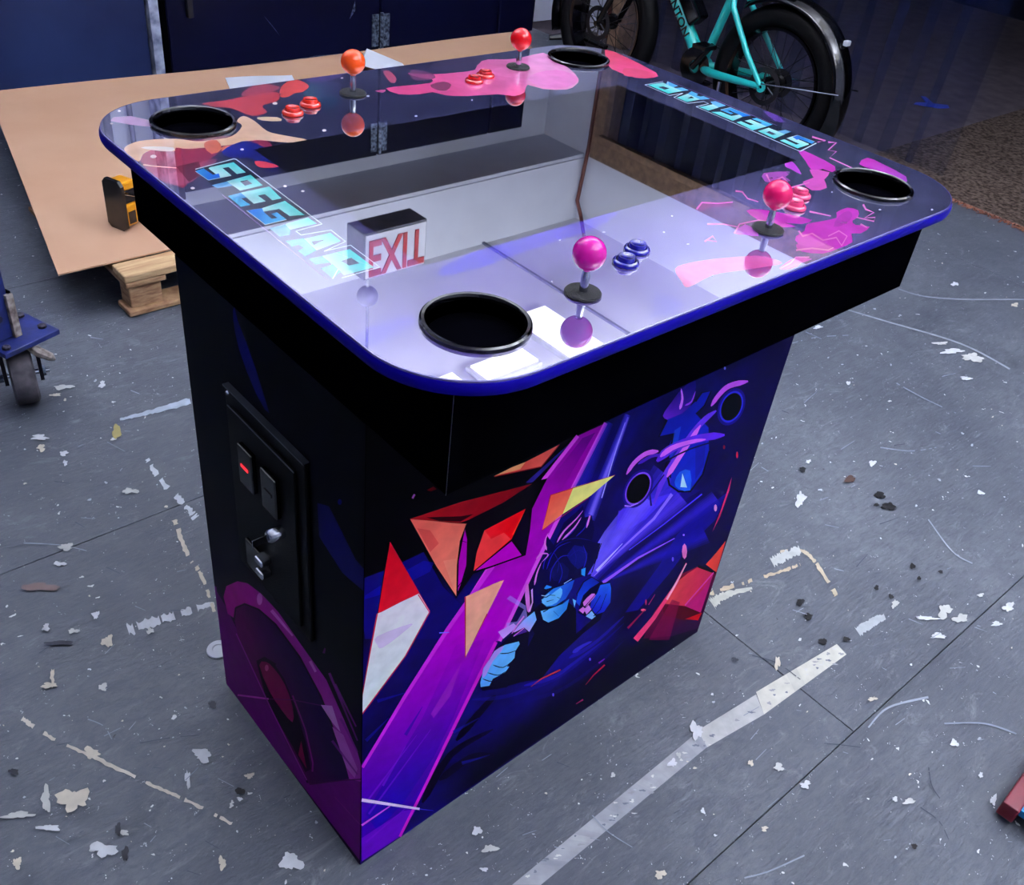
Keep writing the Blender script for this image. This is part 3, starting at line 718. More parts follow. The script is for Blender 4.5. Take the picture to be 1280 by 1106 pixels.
# light beam from the fist towards the upper right
S.crop(700, 440, 3.0714)
S.add([(120, 855), (150, 770), (180, 690), (240, 640), (330, 560), (430, 520), (540, 530), (440, 590), (300, 700), (180, 800), (122, 865)], (64, 34, 205), ((140, 830), (500, 540), (22, 8, 130)), .95, .3)
S.add([(100, 870), (110, 790), (170, 690), (240, 600), (330, 560), (260, 680), (180, 780)], (128, 116, 235), ((130, 800), (300, 600), (60, 40, 200)), 1, .7)
S.add([(225, 610), (330, 570), (430, 540), (330, 640), (250, 690), (215, 680)], (76, 46, 225), a=.8)
for q, w0_, w1_, c_, a_ in (([(110, 870), (420, 480)], 60, 150, (70, 50, 235), .6), ([(120, 860), (330, 560)], 20, 90, (120, 100, 245), .6), ([(125, 860), (470, 560)], 8, 70, (90, 60, 240), .6),
                         ([(160, 880), (600, 560)], 10, 60, (50, 30, 200), .6), ([(200, 870), (560, 700)], 10, 70, (40, 26, 190), .5), ([(110, 640), (260, 240)], 50, 24, (70, 60, 220), .7), ([(60, 560), (190, 270)], 60, 30, (34, 24, 170), .6)):
    S.glow(q, w0_, w1_, c_, a_)
S.stroke([(130, 860), (230, 760), (360, 640), (430, 545)], 3, 12, (160, 130, 250), a=.8)
S.stroke([(165, 885), (300, 790), (440, 715)], 12, 3, (150, 90, 230)); S.stroke([(265, 760), (400, 660), (545, 545)], 3, 5, (80, 60, 235))
S.stroke([(140, 840), (240, 735)], 10, 2, (200, 190, 255))
S.add([(450, 700), (560, 600), (640, 540), (600, 640), (500, 740), (420, 850), (300, 990), (250, 1000), (380, 820)], (14, 8, 130), a=.7)
S.glow([(118, 625), (180, 460), (235, 320), (262, 250)], 22, 8, (130, 110, 240), a=.9); S.stroke([(160, 560), (220, 360), (250, 270)], 4, 2, (170, 160, 250))
S.stroke([(40, 560), (110, 430), (180, 290)], 8, 3, (40, 30, 150), a=.7)
S.add([(10, 930), (60, 870), (120, 850), (100, 1000), (30, 1080)], (12, 4, 100))
# spinning device with rings and bands, upper right
S.add([(395, 245), (430, 190), (470, 140), (520, 110), (510, 190), (470, 240), (430, 262)], (96, 30, 190), ((420, 250), (500, 130), (30, 10, 140)), .95, .5, 3)
S.stroke([(460, 220), (470, 180), (465, 140)], 12, 5, (220, 120, 250), smooth=3); S.stroke([(480, 205), (505, 190), (520, 150)], 8, 3, (150, 60, 220), smooth=3)
S.add([(410, 260), (470, 235), (520, 190), (545, 155), (580, 150), (560, 200), (520, 235), (570, 290), (572, 380), (545, 470), (500, 535), (455, 535), (425, 510), (430, 430), (410, 380), (440, 310), (380, 325)], (12, 22, 150), ((480, 260), (480, 520), (18, 34, 168)), smooth=0)
S.stroke([(410, 260), (380, 325), (440, 310), (405, 440), (420, 510), (455, 535), (500, 535), (548, 470), (574, 380)], 9, 7, (2, 2, 20))
S.stroke([(520, 190), (545, 155), (580, 150), (555, 205), (525, 235)], 7, 5, (2, 2, 30))
S.add([(440, 300), (465, 285), (450, 360), (420, 420)], (18, 60, 190), a=.8); S.add([(460, 460), (500, 455), (500, 530), (455, 525), (440, 500)], (30, 84, 215), smooth=2)
S.add([(470, 465), (488, 520), (462, 518)], (190, 235, 255)); S.add([(520, 360), (560, 340), (552, 440), (520, 490)], (20, 20, 130), a=.8)
S.stroke([(360, 585), (400, 480), (450, 400), (510, 310), (560, 255), (600, 225)], 22, 20, (96, 48, 210), smooth=3); S.stroke([(410, 480), (470, 385), (540, 280)], 20, 16, (226, 110, 240), smooth=3)
S.stroke([(372, 420), (420, 375), (500, 340), (570, 325), (632, 318)], 34, 26, (88, 36, 205), smooth=3); S.stroke([(385, 402), (430, 368), (500, 345), (560, 335)], 22, 12, (220, 104, 240), smooth=3)
S.stroke([(385, 430), (500, 372), (640, 330)], 6, 6, (8, 4, 60), smooth=3); S.stroke([(350, 590), (345, 545), (400, 470)], 7, 5, (20, 10, 90))
S.stroke([(255, 470), (285, 425), (330, 390), (378, 380)], 12, 20, (206, 92, 220), smooth=4); S.stroke([(580, 208), (610, 165), (650, 130), (722, 112)], 14, 22, (196, 84, 225), smooth=4)
S.stroke([(300, 430), (350, 400), (385, 395)], 12, 12, (70, 30, 170), smooth=3)
def oring(cx, cy, rx, ry, ang, rim, w_):
    def el(k): return [(cx + (rx * k * math.cos(t)) * math.cos(ang) - (ry * k * math.sin(t)) * math.sin(ang), cy + (rx * k * math.cos(t)) * math.sin(ang) + (ry * k * math.sin(t)) * math.cos(ang)) for t in np.linspace(0, 2 * PI, 29)[:-1]]
    S.add(el(1 + w_ * 2.5), (20, 8, 110)); S.add(el(1 + w_), rim); S.add(el(1), (1, 1, 4))
oring(300, 524, 62, 38, -1.05, (120, 70, 215), .12); oring(658, 210, 56, 36, -1.15, (40, 40, 190), .14)
S.stroke([(248, 590), (270, 592), (300, 580)], 6, 4, (170, 120, 240))
# red crystal, lower right, and sparks
S.add([(420, 920), (470, 850), (530, 822), (597, 845), (640, 730), (640, 900), (530, 1060), (430, 1090), (320, 1100), (360, 1000)], (110, 4, 40), ((470, 860), (440, 1080), (40, 2, 50)))
S.add([(395, 965), (440, 890), (490, 850), (530, 825), (590, 846), (550, 920), (480, 975)], (206, 60, 62), ((420, 930), (570, 850), (180, 30, 70)))
S.add([(590, 848), (540, 1000), (500, 1010), (480, 975), (545, 915)], (170, 20, 100)); S.add([(560, 815), (600, 770), (636, 725), (600, 845)], (214, 60, 50))
S.add([(390, 970), (480, 975), (540, 1000), (480, 1030), (400, 1010)], (70, 2, 20)); S.add([(480, 1025), (545, 1000), (530, 1030)], (190, 10, 20))
S.stroke([(530, 822), (597, 848)], 10, 8, (4, 0, 10)); S.stroke([(480, 972), (590, 846)], 5, 4, (190, 60, 150))
S.stroke([(485, 810), (440, 900), (360, 1020), (290, 1105)], 4, 22, (236, 60, 110)); S.stroke([(485, 812), (450, 880), (410, 950)], 4, 8, (250, 180, 200))
S.add([(340, 1105), (430, 950), (460, 960), (420, 1105)], (120, 6, 60), a=.6)
for c_, rx, ry, ccc in (((478, 765), 10, 30, (236, 120, 190)), ((597, 598), 6, 14, (230, 150, 200)), ((680, 395), 4, 13, (190, 10, 30)), ((630, 365), 4, 8, (150, 10, 40)), ((633, 62), 4, 6, (120, 120, 230)),
                        ((475, 702), 4, 4, (170, 120, 240)), ((433, 795), 4, 9, (120, 90, 220)), ((320, 990), 10, 5, (235, 80, 110)), ((330, 960), 3, 12, (190, 40, 100))):
    S.blob(c_, rx, ry, ccc, 8)
S.add([(660, 478), (650, 530), (615, 630), (585, 690), (620, 600)], (200, 40, 90)); S.stroke([(340, 970), (365, 930)], 3, 2, (200, 50, 110)); S.stroke([(260, 1060), (330, 985)], 8, 2, (170, 20, 60), a=.8)
# shards, upper left
S.crop(440, 500, 3.685)
K = (4, 1, 8)
S.add([(210, 560), (820, 380), (900, 360), (830, 500), (820, 600), (800, 715), (560, 800), (480, 912), (350, 700)], K)
S.add([(655, 350), (790, 290), (955, 205), (870, 305)], (236, 70, 56), ((700, 340), (930, 230), (236, 96, 84))); S.add([(655, 350), (740, 308), (800, 285), (775, 318)], (250, 170, 110))
S.stroke([(655, 352), (872, 306), (955, 205)], 4, 4, (150, 10, 30))
S.add([(265, 548), (500, 470), (830, 385), (700, 470), (540, 550), (500, 565)], (116, 2, 16), ((800, 390), (300, 560), (170, 14, 28)))
S.add([(340, 540), (500, 535), (560, 525), (500, 560), (400, 556)], (40, 0, 8))
S.add([(265, 548), (370, 556), (460, 566), (530, 570), (510, 620), (488, 720), (482, 912), (390, 770)], (240, 98, 84), ((300, 560), (480, 880), (244, 130, 104)))
S.add([(300, 590), (360, 600), (400, 660), (360, 700)], (214, 60, 60), a=.6); S.add([(420, 740), (480, 730), (482, 905)], (250, 150, 120), a=.5)
S.stroke([(265, 548), (385, 765), (482, 912)], 5, 8, K); S.stroke([(530, 572), (500, 650), (486, 760), (482, 912)], 9, 4, K)
S.add([(520, 595), (530, 640), (526, 760), (500, 850), (488, 880), (492, 740)], (172, 0, 170)); S.stroke([(510, 650), (528, 655)], 3, 2, K); S.stroke([(488, 860), (510, 830)], 4, 2, K)
S.add([(610, 600), (800, 500), (735, 640), (560, 788), (575, 700)], (226, 20, 34), ((600, 620), (760, 560), (214, 0, 14)))
S.add([(610, 600), (640, 640), (700, 610), (730, 640), (560, 788), (575, 700)], (238, 62, 62), a=.8); S.stroke([(740, 620), (798, 505)], 5, 3, (240, 60, 40))
S.add([(560, 790), (735, 650), (782, 715), (640, 768)], (190, 0, 190)); S.stroke([(560, 792), (640, 768), (785, 716)], 7, 7, K); S.stroke([(560, 790), (735, 648), (800, 505)], 5, 4, K)
S.add([(745, 640), (800, 520), (818, 500), (812, 640), (792, 718)], (6, 1, 22)); S.add([(535, 570), (600, 540), (610, 600), (575, 690), (545, 790)], K)
S.add([(915, 437), (1020, 402), (970, 525), (875, 600)], (236, 84, 66), ((920, 450), (960, 560), (240, 120, 84))); S.add([(1020, 402), (1212, 345), (1100, 440), (970, 525)], (246, 240, 130))
S.stroke([(915, 437), (1212, 345)], 4, 2, (180, 20, 60)); S.stroke([(915, 437), (875, 600), (1090, 450)], 4, 3, (170, 14, 60))
S.add([(522, 910), (690, 830), (640, 950), (560, 1110), (522, 1110)], (246, 160, 134), ((560, 870), (600, 1000), (240, 180, 150))); S.stroke([(522, 1110), (522, 910), (690, 830), (560, 1110)], 4, 4, (170, 20, 60))
S.add([(175, 655), (310, 890), (225, 930), (118, 985)], (206, 4, 30), ((180, 700), (200, 960), (216, 16, 40))); S.stroke([(170, 660), (118, 985)], 6, 3, K)
S.add([(118, 985), (225, 930), (310, 890), (358, 972), (270, 1115), (90, 1115)], (250, 240, 250), ((200, 960), (220, 1100), (236, 246, 250))); S.stroke([(175, 655), (310, 890), (358, 972), (270, 1115)], 4, 4, (200, 20, 60))
S.add([(345, 415), (375, 398), (390, 410), (365, 420)], (100, 6, 14)); S.add([(275, 450), (285, 432), (292, 436), (282, 455)], (200, 100, 200))
S.crop(260, 700, 2.836)
S.add([(912, 130), (1010, 85), (1050, 70), (985, 200), (912, 345)], (246, 164, 136), ((950, 120), (930, 300), (236, 170, 140))); S.stroke([(912, 130), (912, 345), (990, 190)], 5, 4, (170, 20, 60))
S.add([(600, 190), (660, 165), (745, 122), (785, 185), (700, 340), (540, 552), (532, 552), (570, 350)], (252, 246, 252), ((680, 190), (560, 500), (236, 250, 246)))
S.add([(600, 270), (720, 225), (700, 250), (620, 310), (600, 300)], (226, 200, 240), a=.8, smooth=3); S.stroke([(745, 122), (785, 185), (700, 340), (542, 552)], 4, 4, (190, 30, 70)); S.stroke([(600, 190), (570, 350), (534, 552)], 5, 3, (180, 20, 50))
# the fighter: wild dark hair, bare arms, two clenched fists
S.crop(590, 640, 4.61)
INK = (3, 1, 26); BL = (40, 140, 225); LB = (104, 190, 250); PK = (226, 120, 220); DB = (12, 20, 130)
S.add([(200, 640), (260, 630), (300, 560), (200, 500), (220, 480), (310, 540), (330, 700), (200, 690)], (170, 150, 240), a=.6); S.add([(150, 690), (240, 640), (260, 660), (180, 730)], (200, 150, 240))
S.add([(360, 700), (330, 640), (360, 575), (400, 560), (560, 520), (600, 560), (600, 700), (760, 560), (740, 620), (640, 700), (500, 830), (400, 960), (280, 980), (180, 1010), (160, 940), (300, 820)], INK)
S.add([(430, 130), (470, 190), (530, 60), (600, 0), (620, -20), (640, -40), (650, 30), (690, 20), (705, 100), (690, 170), (740, 180), (720, 270), (660, 370), (600, 330), (560, 400), (480, 420), (400, 520), (360, 560), (350, 460), (370, 330), (420, 260)], (5, 2, 52))
S.add([(545, 250), (590, 190), (640, 200), (668, 240), (655, 300), (610, 330), (570, 290)], (9, 12, 92)); S.add([(440, 330), (480, 300), (520, 290), (560, 330), (550, 385), (510, 400), (470, 395)], (8, 8, 70))
for q in ([(430, 330), (455, 260), (500, 200), (570, 170)], [(450, 400), (460, 330), (510, 260), (560, 250)], [(500, 410), (520, 350), (505, 290)], [(640, 330), (660, 260), (640, 190)], [(600, 140), (650, 90), (665, 40)], [(540, 150), (590, 100), (620, 40)], [(410, 330), (420, 280), (460, 230)]):
    S.stroke(q, 7, 3, (26, 24, 150), smooth=4)
for q in ([(480, 200), (520, 170), (600, 150), (690, 165)], [(560, 260), (610, 220), (660, 240)], [(470, 230), (500, 290), (490, 350)], [(580, 200), (600, 260), (590, 320)]): S.stroke(q, 5, 3, (20, 14, 110), smooth=3)
for q in ([(490, 175), (530, 110), (600, 40), (640, -10)], [(520, 160), (590, 90), (630, 30)], [(430, 220), (420, 170), (440, 120)], [(370, 270), (400, 240), (440, 245), (400, 290)], [(360, 420), (375, 350), (400, 290)], [(660, 90), (680, 20), (672, 40)]):
    S.stroke(q, 12, 4, PK, smooth=3)
S.add([(310, 430), (325, 420), (335, 560), (318, 570), (306, 480)], PK, smooth=2); S.add([(325, 570), (345, 520), (340, 450), (350, 440), (352, 520), (335, 575)], (230, 160, 240))
S.add([(400, 520), (420, 480), (470, 440), (520, 420), (590, 390), (575, 440), (540, 500), (480, 540), (430, 545)], BL, ((420, 520), (560, 420), (24, 70, 190))); S.add([(400, 505), (450, 480), (510, 435), (520, 470), (490, 520), (430, 540)], LB, smooth=2)
S.add([(415, 440), (430, 420), (460, 430), (440, 450)], BL); S.stroke([(400, 488), (430, 490), (450, 478), (480, 480)], 5, 3, (2, 2, 30)); S.stroke([(400, 480), (425, 484), (445, 470)], 4, 2, (200, 235, 255))
S.stroke([(420, 450), (470, 436), (520, 420), (585, 380)], 9, 6, (2, 1, 30)); S.stroke([(530, 412), (575, 385)], 4, 3, (170, 200, 255))
S.stroke([(430, 515), (470, 505)], 4, 2, (10, 20, 90)); S.stroke([(490, 490), (515, 500)], 3, 2, (10, 20, 90))
S.add([(395, 570), (440, 560), (520, 530), (560, 500), (545, 560), (500, 610), (440, 636), (410, 620)], LB, ((420, 600), (540, 530), (40, 130, 220))); S.stroke([(410, 575), (440, 560)], 7, 3, (4, 6, 60)); S.stroke([(470, 570), (500, 600)], 3, 2, (20, 60, 160))
S.add([(240, 690), (300, 620), (360, 572), (372, 620), (330, 690), (300, 710)], LB, ((350, 590), (270, 690), (206, 150, 240))); S.stroke([(300, 600), (260, 650), (230, 700)], 8, 4, PK)
S.add([(580, 500), (600, 510), (590, 550)], LB); S.add([(630, 330), (655, 320), (650, 370), (630, 360)], (40, 150, 225)); S.stroke([(690, 350), (745, 180), (720, 270)], 5, 4, (2, 1, 30))
# right-hand fist (seen at the right)
S.add([(600, 470), (640, 400), (690, 370), (750, 410), (795, 400), (808, 430), (800, 520), (760, 580), (720, 600), (690, 620), (650, 600), (610, 580), (620, 540)], (3, 1, 40))
S.add([(610, 470), (645, 405), (690, 376), (735, 405), (680, 440), (640, 480), (620, 540), (600, 520)], (16, 60, 190), ((620, 500), (720, 400), (10, 30, 140)))
S.add([(720, 470), (740, 420), (795, 408), (802, 440), (798, 520), (760, 575), (715, 590), (680, 545), (690, 500)], (14, 24, 170), ((700, 560), (790, 430), (30, 90, 210)))
S.add([(640, 520), (690, 470), (712, 480), (680, 520), (655, 545)], PK, smooth=2); S.add([(615, 565), (640, 545), (655, 560), (640, 585)], PK); S.add([(645, 560), (672, 535), (688, 560), (660, 590)], (214, 130, 225)); S.add([(655, 600), (690, 570), (712, 600), (690, 618)], (140, 200, 250))
for q in ([(650, 545), (690, 500), (715, 470)], [(672, 585), (700, 550), (740, 480)], [(700, 600), (740, 560), (775, 470)]): S.stroke(q, 5, 3, (3, 1, 40))
# left-hand fist and bandaged forearm (lower left)
S.add([(230, 700), (300, 665), (330, 690), (320, 800), (300, 900), (200, 1010), (60, 1030), (40, 1000), (70, 900), (150, 780)], INK)
S.add([(250, 700), (305, 672), (318, 690), (270, 705), (235, 720)], (70, 30, 130)); S.stroke([(240, 715), (300, 668)], 5, 4, PK)
S.add([(100, 850), (130, 800), (190, 765), (270, 745), (275, 760), (250, 800), (245, 840), (200, 890), (215, 890), (190, 925), (120, 960), (100, 1000), (50, 1008), (48, 985), (66, 900)], LB, ((240, 780), (60, 1000), (90, 170, 245)))
S.add([(100, 850), (130, 800), (180, 770), (170, 800), (120, 860), (80, 940), (60, 950), (70, 900)], (200, 140, 240), a=.8, smooth=2)
for q in ([(160, 815), (210, 812), (260, 795)], [(120, 880), (180, 895), (240, 850)], [(90, 925), (150, 940), (200, 915)], [(60, 960), (120, 975), (180, 930)]): S.stroke(q, 7, 3, (4, 4, 60), smooth=3)
for q, c_ in (([(340, 1005), (400, 960), (510, 908)], (200, 50, 50)), ([(655, 995), (700, 940), (765, 880)], (190, 20, 50)), ([(600, 1105), (640, 1080)], (190, 40, 100))): S.stroke(q, 3, 9, c_)
S.blob((468, 1052), 6, 10, (110, 90, 220), 8); S.blob((680, 848), 6, 9, (120, 90, 220), 8); S.stroke([(730, 870), (765, 845)], 10, 3, (120, 30, 170))
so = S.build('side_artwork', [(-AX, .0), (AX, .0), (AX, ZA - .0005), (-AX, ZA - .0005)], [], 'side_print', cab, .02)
so['label'] = 'printed picture of a fighter, shards and a purple beam on the long side'

# --- artwork on the end with the coin door
def end_base(y, z):
    n_ = noise_field(y, z, 6, 7.2)[..., None]
    c = np.array((0., 0, 8)) + n_ * 3
    k = np.clip((.52 - z) / .25, 0, 1)[..., None]; return np.clip(c * (1 - k) + (np.array((10., 2, 34)) + n_ * 10) * k, 0, 255)
E_ = Art(0, -AX - .0008, end_base)
E_.crop(260, 700, 2.836)
E_.add([(20, 90), (60, 160), (110, 260), (200, 440), (350, 790), (550, 770), (550, 1080), (60, 440)], (88, 4, 92), ((40, 200), (400, 900), (100, 10, 110)))
E_.add([(20, 90), (30, 95), (60, 430), (25, 400)], (110, 20, 120)); 
ringo = [(55, 130), (65, 92), (105, 75), (140, 82), (190, 120), (250, 185), (330, 300), (420, 425), (480, 560), (530, 680), (560, 790), (500, 775), (470, 660), (400, 480), (325, 340), (240, 225), (180, 172), (130, 152), (98, 165), (92, 205), (70, 190)]
E_.add([(98, 165), (130, 152), (180, 172), (240, 225), (325, 340), (400, 480), (470, 660), (500, 775), (360, 795), (280, 650), (200, 470), (110, 280), (92, 205)], (84, 4, 74), ((150, 300), (330, 380), (26, 2, 56)))
E_.add(ringo, (160, 10, 128), ((60, 120), (520, 700), (150, 40, 150)))
E_.stroke([(92, 215), (98, 170), (130, 155), (180, 175), (240, 228), (325, 343), (400, 483), (468, 660)], 6, 6, (14, 0, 20))
E_.blob((183, 138), 10, 22, (205, 110, 190), 10); E_.stroke([(225, 178), (300, 268)], 12, 6, (205, 110, 195)); E_.stroke([(362, 358), (382, 396)], 10, 8, (200, 110, 190))
E_.add([(172, 360), (200, 345), (230, 360), (270, 420), (310, 520), (345, 640), (365, 740), (345, 752), (300, 660), (240, 560), (200, 470)], (12, 0, 20))
E_.add([(182, 372), (205, 360), (235, 385), (272, 440), (300, 520), (300, 575), (260, 530), (215, 460)], (124, 6, 70), ((190, 380), (290, 560), (110, 0, 70)), smooth=2)
E_.add([(330, 640), (350, 740), (320, 690)], (120, 4, 60)); E_.blob((208, 382), 7, 12, (190, 80, 130), 8)
E_.stroke([(300, 480), (345, 600), (372, 720), (370, 750)], 5, 6, (120, 20, 110)); E_.stroke([(172, 360), (200, 345), (240, 370)], 6, 6, (8, 0, 12))
E_.stroke([(105, 478), (215, 492)], 6, 6, (190, 70, 170)); E_.stroke([(215, 492), (300, 495), (400, 515)], 3, 3, (90, 20, 90))
E_.add([(400, 513), (440, 516), (470, 610), (440, 575)], (200, 130, 200)); E_.add([(440, 590), (480, 620), (530, 740), (520, 772), (490, 735)], (176, 90, 176))
for q in ([(430, 400), (480, 520), (530, 640)], [(470, 560), (530, 680)], [(440, 640), (530, 760)], [(410, 330), (415, 312)], [(450, 440), (525, 590)]): E_.stroke(q, 9, 5, (120, 30, 130), a=.85)
E_.stroke([(100, 260), (220, 520), (350, 780)], 4, 4, (140, 40, 140)); E_.stroke([(360, 795), (480, 780), (550, 776)], 4, 4, (70, 10, 70)); E_.stroke([(450, 840), (550, 950)], 3, 4, (120, 30, 120))
E_.crop(220, 300, 2.404)
E_.add([(175, 200), (185, 240), (230, 360), (280, 520), (240, 460), (190, 330), (172, 240)], (8, 8, 110), a=.8, smooth=2)
E_.add([(425, 790), (460, 800), (540, 960), (600, 1030), (570, 1060), (500, 1000), (430, 890)], (10, 8, 90), a=.9); E_.add([(580, 1030), (630, 1010), (640, 1100), (575, 1100)], (14, 10, 120), a=.9)
for c_, r_, cc in (((504, 435), 8, (96, 20, 140)), ((585, 660), 9, (20, 30, 200)), ((492, 787), 9, (16, 16, 120))): E_.blob(c_, r_ * .7, r_, cc, 8)
E_.build('end_artwork', [(PY0, 0), (PY1, 0), (PY1, ZA - .0005), (PY0, ZA - .0005)], [], 'side_print', cab, .02, flip=True)['label'] = 'dark purple printed emblem on the coin door end'

# --- coin door
XD = -AX - .001
cdo = link('coin_door', nbox(XD - .006, XD, -.098, .118, .455, .80, bevel=.002), 'powder_black', cab); cdo['label'] = 'black metal coin door'
link('door_panel', nbox(XD - .011, XD - .0062, -.078, .100, .475, .775, bevel=.002), 'powder_black', cdo)
link('top_lip', nbox(XD - .016, XD - .0062, -.098, .116, .806, .8095, bevel=.0008), 'steel_dim', cdo) if False else None
M['edge_glint'] = mat('edge_glint', (110, 115, 130), .3, .8)
link('top_lip', nbox(XD - .010, XD - .0005, -.100, .114, .801, .8035), 'edge_glint', cdo)
link('door_edge', nbox(XD - .0125, XD - .0112, -.080, .100, .7752, .777), 'edge_glint', cdo)
for y in (.045, -.02):
    s_ = link('coin_slot', nbox(XD - .020, XD - .0112, y - .02, y + .02, .665, .735, bevel=.002), 'black_plastic', cdo)
    link('slot_light', nbox(XD - .0212, XD - .0202, y - .010, y + .010, .700, .705), 'led_red' if y > 0 else 'black_gloss', s_)
lk = link('lock', lathe(bmesh.new(), [(0, -.034), (.008, -.034), (.0105, -.031), (.0105, -.0112), (0, -.0112)], 24, 'X', (XD, -.038, .640)), 'steel', cdo, True)
link('key', nbox(XD - .058, XD - .0345, -.0395, -.0375, .634, .646, bevel=.0004), 'steel', lk)
for z in (.545, .520):
    link('coin_return', nbox(XD - .030, XD - .0112, -.002, .020, z, z + .012, bevel=.003), 'steel', cdo)
link('return_flap', nbox(XD - .017, XD - .0112, .028, .072, .49, .545, bevel=.002), 'black_gloss', cdo)
link('corner_screw', lathe(bmesh.new(), [(0, -.009), (.003, -.0085), (.0042, -.0062), (0, -.006)], 12, 'X', (XD, .108, .79)), 'steel', cdo, True)

# ------------------------------------------------------------------ painted marks on the floor
class Flat:
    def __init__(s): s.V, s.F, s.Cc, s.n = [], [], [], 0
    def poly(s, pts, c):
        s.n += 1; z = .0003 + .000004 * s.n; b = len(s.V)
        for u, v in pts:
            P = px(u, v, 2, 0); s.V.append((P.x, P.y, z))
        s.F.append(list(range(b, b + len(pts)))); s.Cc.append(c)
    def blob(s, u, v, rx, ry, c, n=11, j=.45):
        if rx > 2.5: n = 26
        f1, f2, f3 = (random.uniform(0, 6) for _ in range(3)); g_ = lambda t: 1 + j * (.45 * math.sin(2 * t + f1) + .45 * math.sin(3 * t + f2) + .35 * math.sin(5 * t + f3) + .22 * math.sin(9 * t + f1) + random.uniform(-.25, .25))
        s.poly([(u + rx * math.cos(t) * q, v + ry * math.sin(t) * q) for t, q in ((2 * PI * k / n, g_(2 * PI * k / n)) for k in range(n))], c)
    def line(s, pts, w0, w1, c, j=0.0, dash=0):
        P = smooth_open(pts, 16 if dash or j else 6); P = [np.array(q, float) for q in P]; skip = 0
        l, r = [], []
        for i, q in enumerate(P):
            t = P[min(i + 1, len(P) - 1)] - P[max(0, i - 1)]; t /= np.linalg.norm(t) + 1e-9; nn = np.array((-t[1], t[0]))
            w_ = (w0 + (w1 - w0) * i / (len(P) - 1)) / 2
            l.append(q + nn * w_ * (1 + random.uniform(-j, j))); r.append(q - nn * w_ * (1 + random.uniform(-j, j)))
        for i in range(len(P) - 1):
            if dash:
                if skip > 0: skip -= 1; continue
                if random.random() < dash * .5: skip = random.randint(0, 5)
            s.poly([l[i], l[i + 1], r[i + 1], r[i]], c)
    def build(s, name):
        me = bpy.data.meshes.new(name); me.from_pydata(s.V, [], s.F)
        at = me.color_attributes.new('print', 'FLOAT_COLOR', 'CORNER')
        A = np.ones((len(me.loops), 4)); k = 0
        for f, c in zip(s.F, s.Cc): A[k:k + len(f), :3] = s2l(c); k += len(f)
        at.data.foreach_set('color', A.ravel()); me.materials.append(M['mark_print'])
        o = bpy.data.objects.new(name, me); C.objects.link(o); o.parent = fl
        for p in me.polygons:
            if p.normal.z < 0: p.flip()
        return o
G = Flat()
def stripe(pa, pb, n, c0, c1):
    for i in range(n):
        A = [np.array(pa[0]) * (1 - t) + np.array(pa[1]) * t for t in (i / n, (i + 1) / n)]
        B = [np.array(pb[0]) * (1 - t) + np.array(pb[1]) * t for t in (i / n, (i + 1) / n)]
        k = .5 + .5 * math.sin(i * .5) * random.random(); G.poly([A[0], A[1], B[1], B[0]], tuple(c0[q] * (1 - k) + c1[q] * k for q in range(3)))
stripe(((640, 1106), (872, 915)), ((676, 1106), (886, 932)), 30, (176, 178, 180), (140, 144, 152))
stripe(((872, 913), (945, 868)), ((884, 934), (955, 893)), 8, (200, 200, 196), (170, 172, 172))
stripe(((945, 865), (1046, 805)), ((955, 893), (1058, 818)), 8, (226, 224, 208), (196, 196, 186))
for i in range(60):
    t = random.random(); u, v = 655 + t * 390, 1100 - t * 285
    G.blob(u + random.uniform(-12, 12), v + random.uniform(-10, 10), random.uniform(1, 4), random.uniform(.6, 1.8), random.choice(((108, 114, 128), (150, 152, 156), (210, 210, 205))))
G.line([(1072, 790), (1090, 778), (1106, 771)], 13, 7, (176, 182, 186), .3)
G.line([(890, 755), (905, 745), (940, 735)], 14, 3, (190, 190, 180), .4)
G.line([(160, 788), (200, 775), (235, 764), (268, 755)], 13, 5, (214, 218, 224), .5, .15)
G.line([(218, 650), (235, 695), (252, 720), (268, 765)], 6, 4, (206, 196, 178), .4, .25)
G.line([(184, 574), (200, 600), (228, 628), (245, 648)], 6, 7, (216, 222, 228), .6, .35)
G.line([(28, 898), (60, 920), (120, 948), (190, 982), (240, 1004), (290, 1030)], 5, 4, (214, 206, 192), .5, .3)
G.line([(150, 525), (190, 515), (238, 502)], 3, 8, (178, 190, 204), .3)
G.line([(860, 752), (900, 738), (940, 726), (985, 712), (1000, 706)], 5, 3, (196, 178, 152), .6, .25)
G.line([(975, 690), (1000, 688), (1020, 705), (1045, 745)], 3, 5, (196, 182, 158), .4, .15)
G.line([(965, 704), (980, 696), (1000, 688)], 12, 10, (196, 200, 198), .4)
G.line([(1085, 910), (1110, 885), (1160, 872)], 2, 3, (150, 158, 170), 0)
G.line([(1180, 905), (1230, 905), (1270, 918)], 2, 2, (134, 142, 156), 0)
G.line([(1000, 370), (1100, 400), (1200, 430), (1262, 462)], 1.5, 2, (150, 158, 166), 0)
G.line([(1060, 330), (1150, 370), (1280, 375)], 1.2, 1.5, (140, 148, 158), 0, .2)
G.line([(1160, 650), (1190, 690), (1215, 705)], 1.5, 1.5, (150, 158, 168), 0)
G.line([(930, 1098), (960, 1090), (1005, 1070)], 2, 2, (140, 148, 160), 0)
for u0, v0, u1, v1 in ((940, 820, 1000, 850), (1100, 560, 1170, 560), (1030, 930, 1075, 935), (1150, 1010, 1185, 1050), (1160, 960, 1175, 1000), (740, 1020, 790, 1060), (900, 300 + 260, 960, 590), (110, 900, 140, 925), (175, 930, 250, 920), (30, 680, 110, 690), (990, 430, 1060, 420), (1120, 480, 1200, 520)):
    G.line([(u0, v0), ((u0 + u1) / 2 + random.uniform(-6, 6), (v0 + v1) / 2 + random.uniform(-6, 6)), (u1, v1)], 1.5, 1, random.choice(((52, 58, 72), (138, 146, 158))), 0, .15)
CRM = (214, 206, 188); WH = (222, 226, 230)
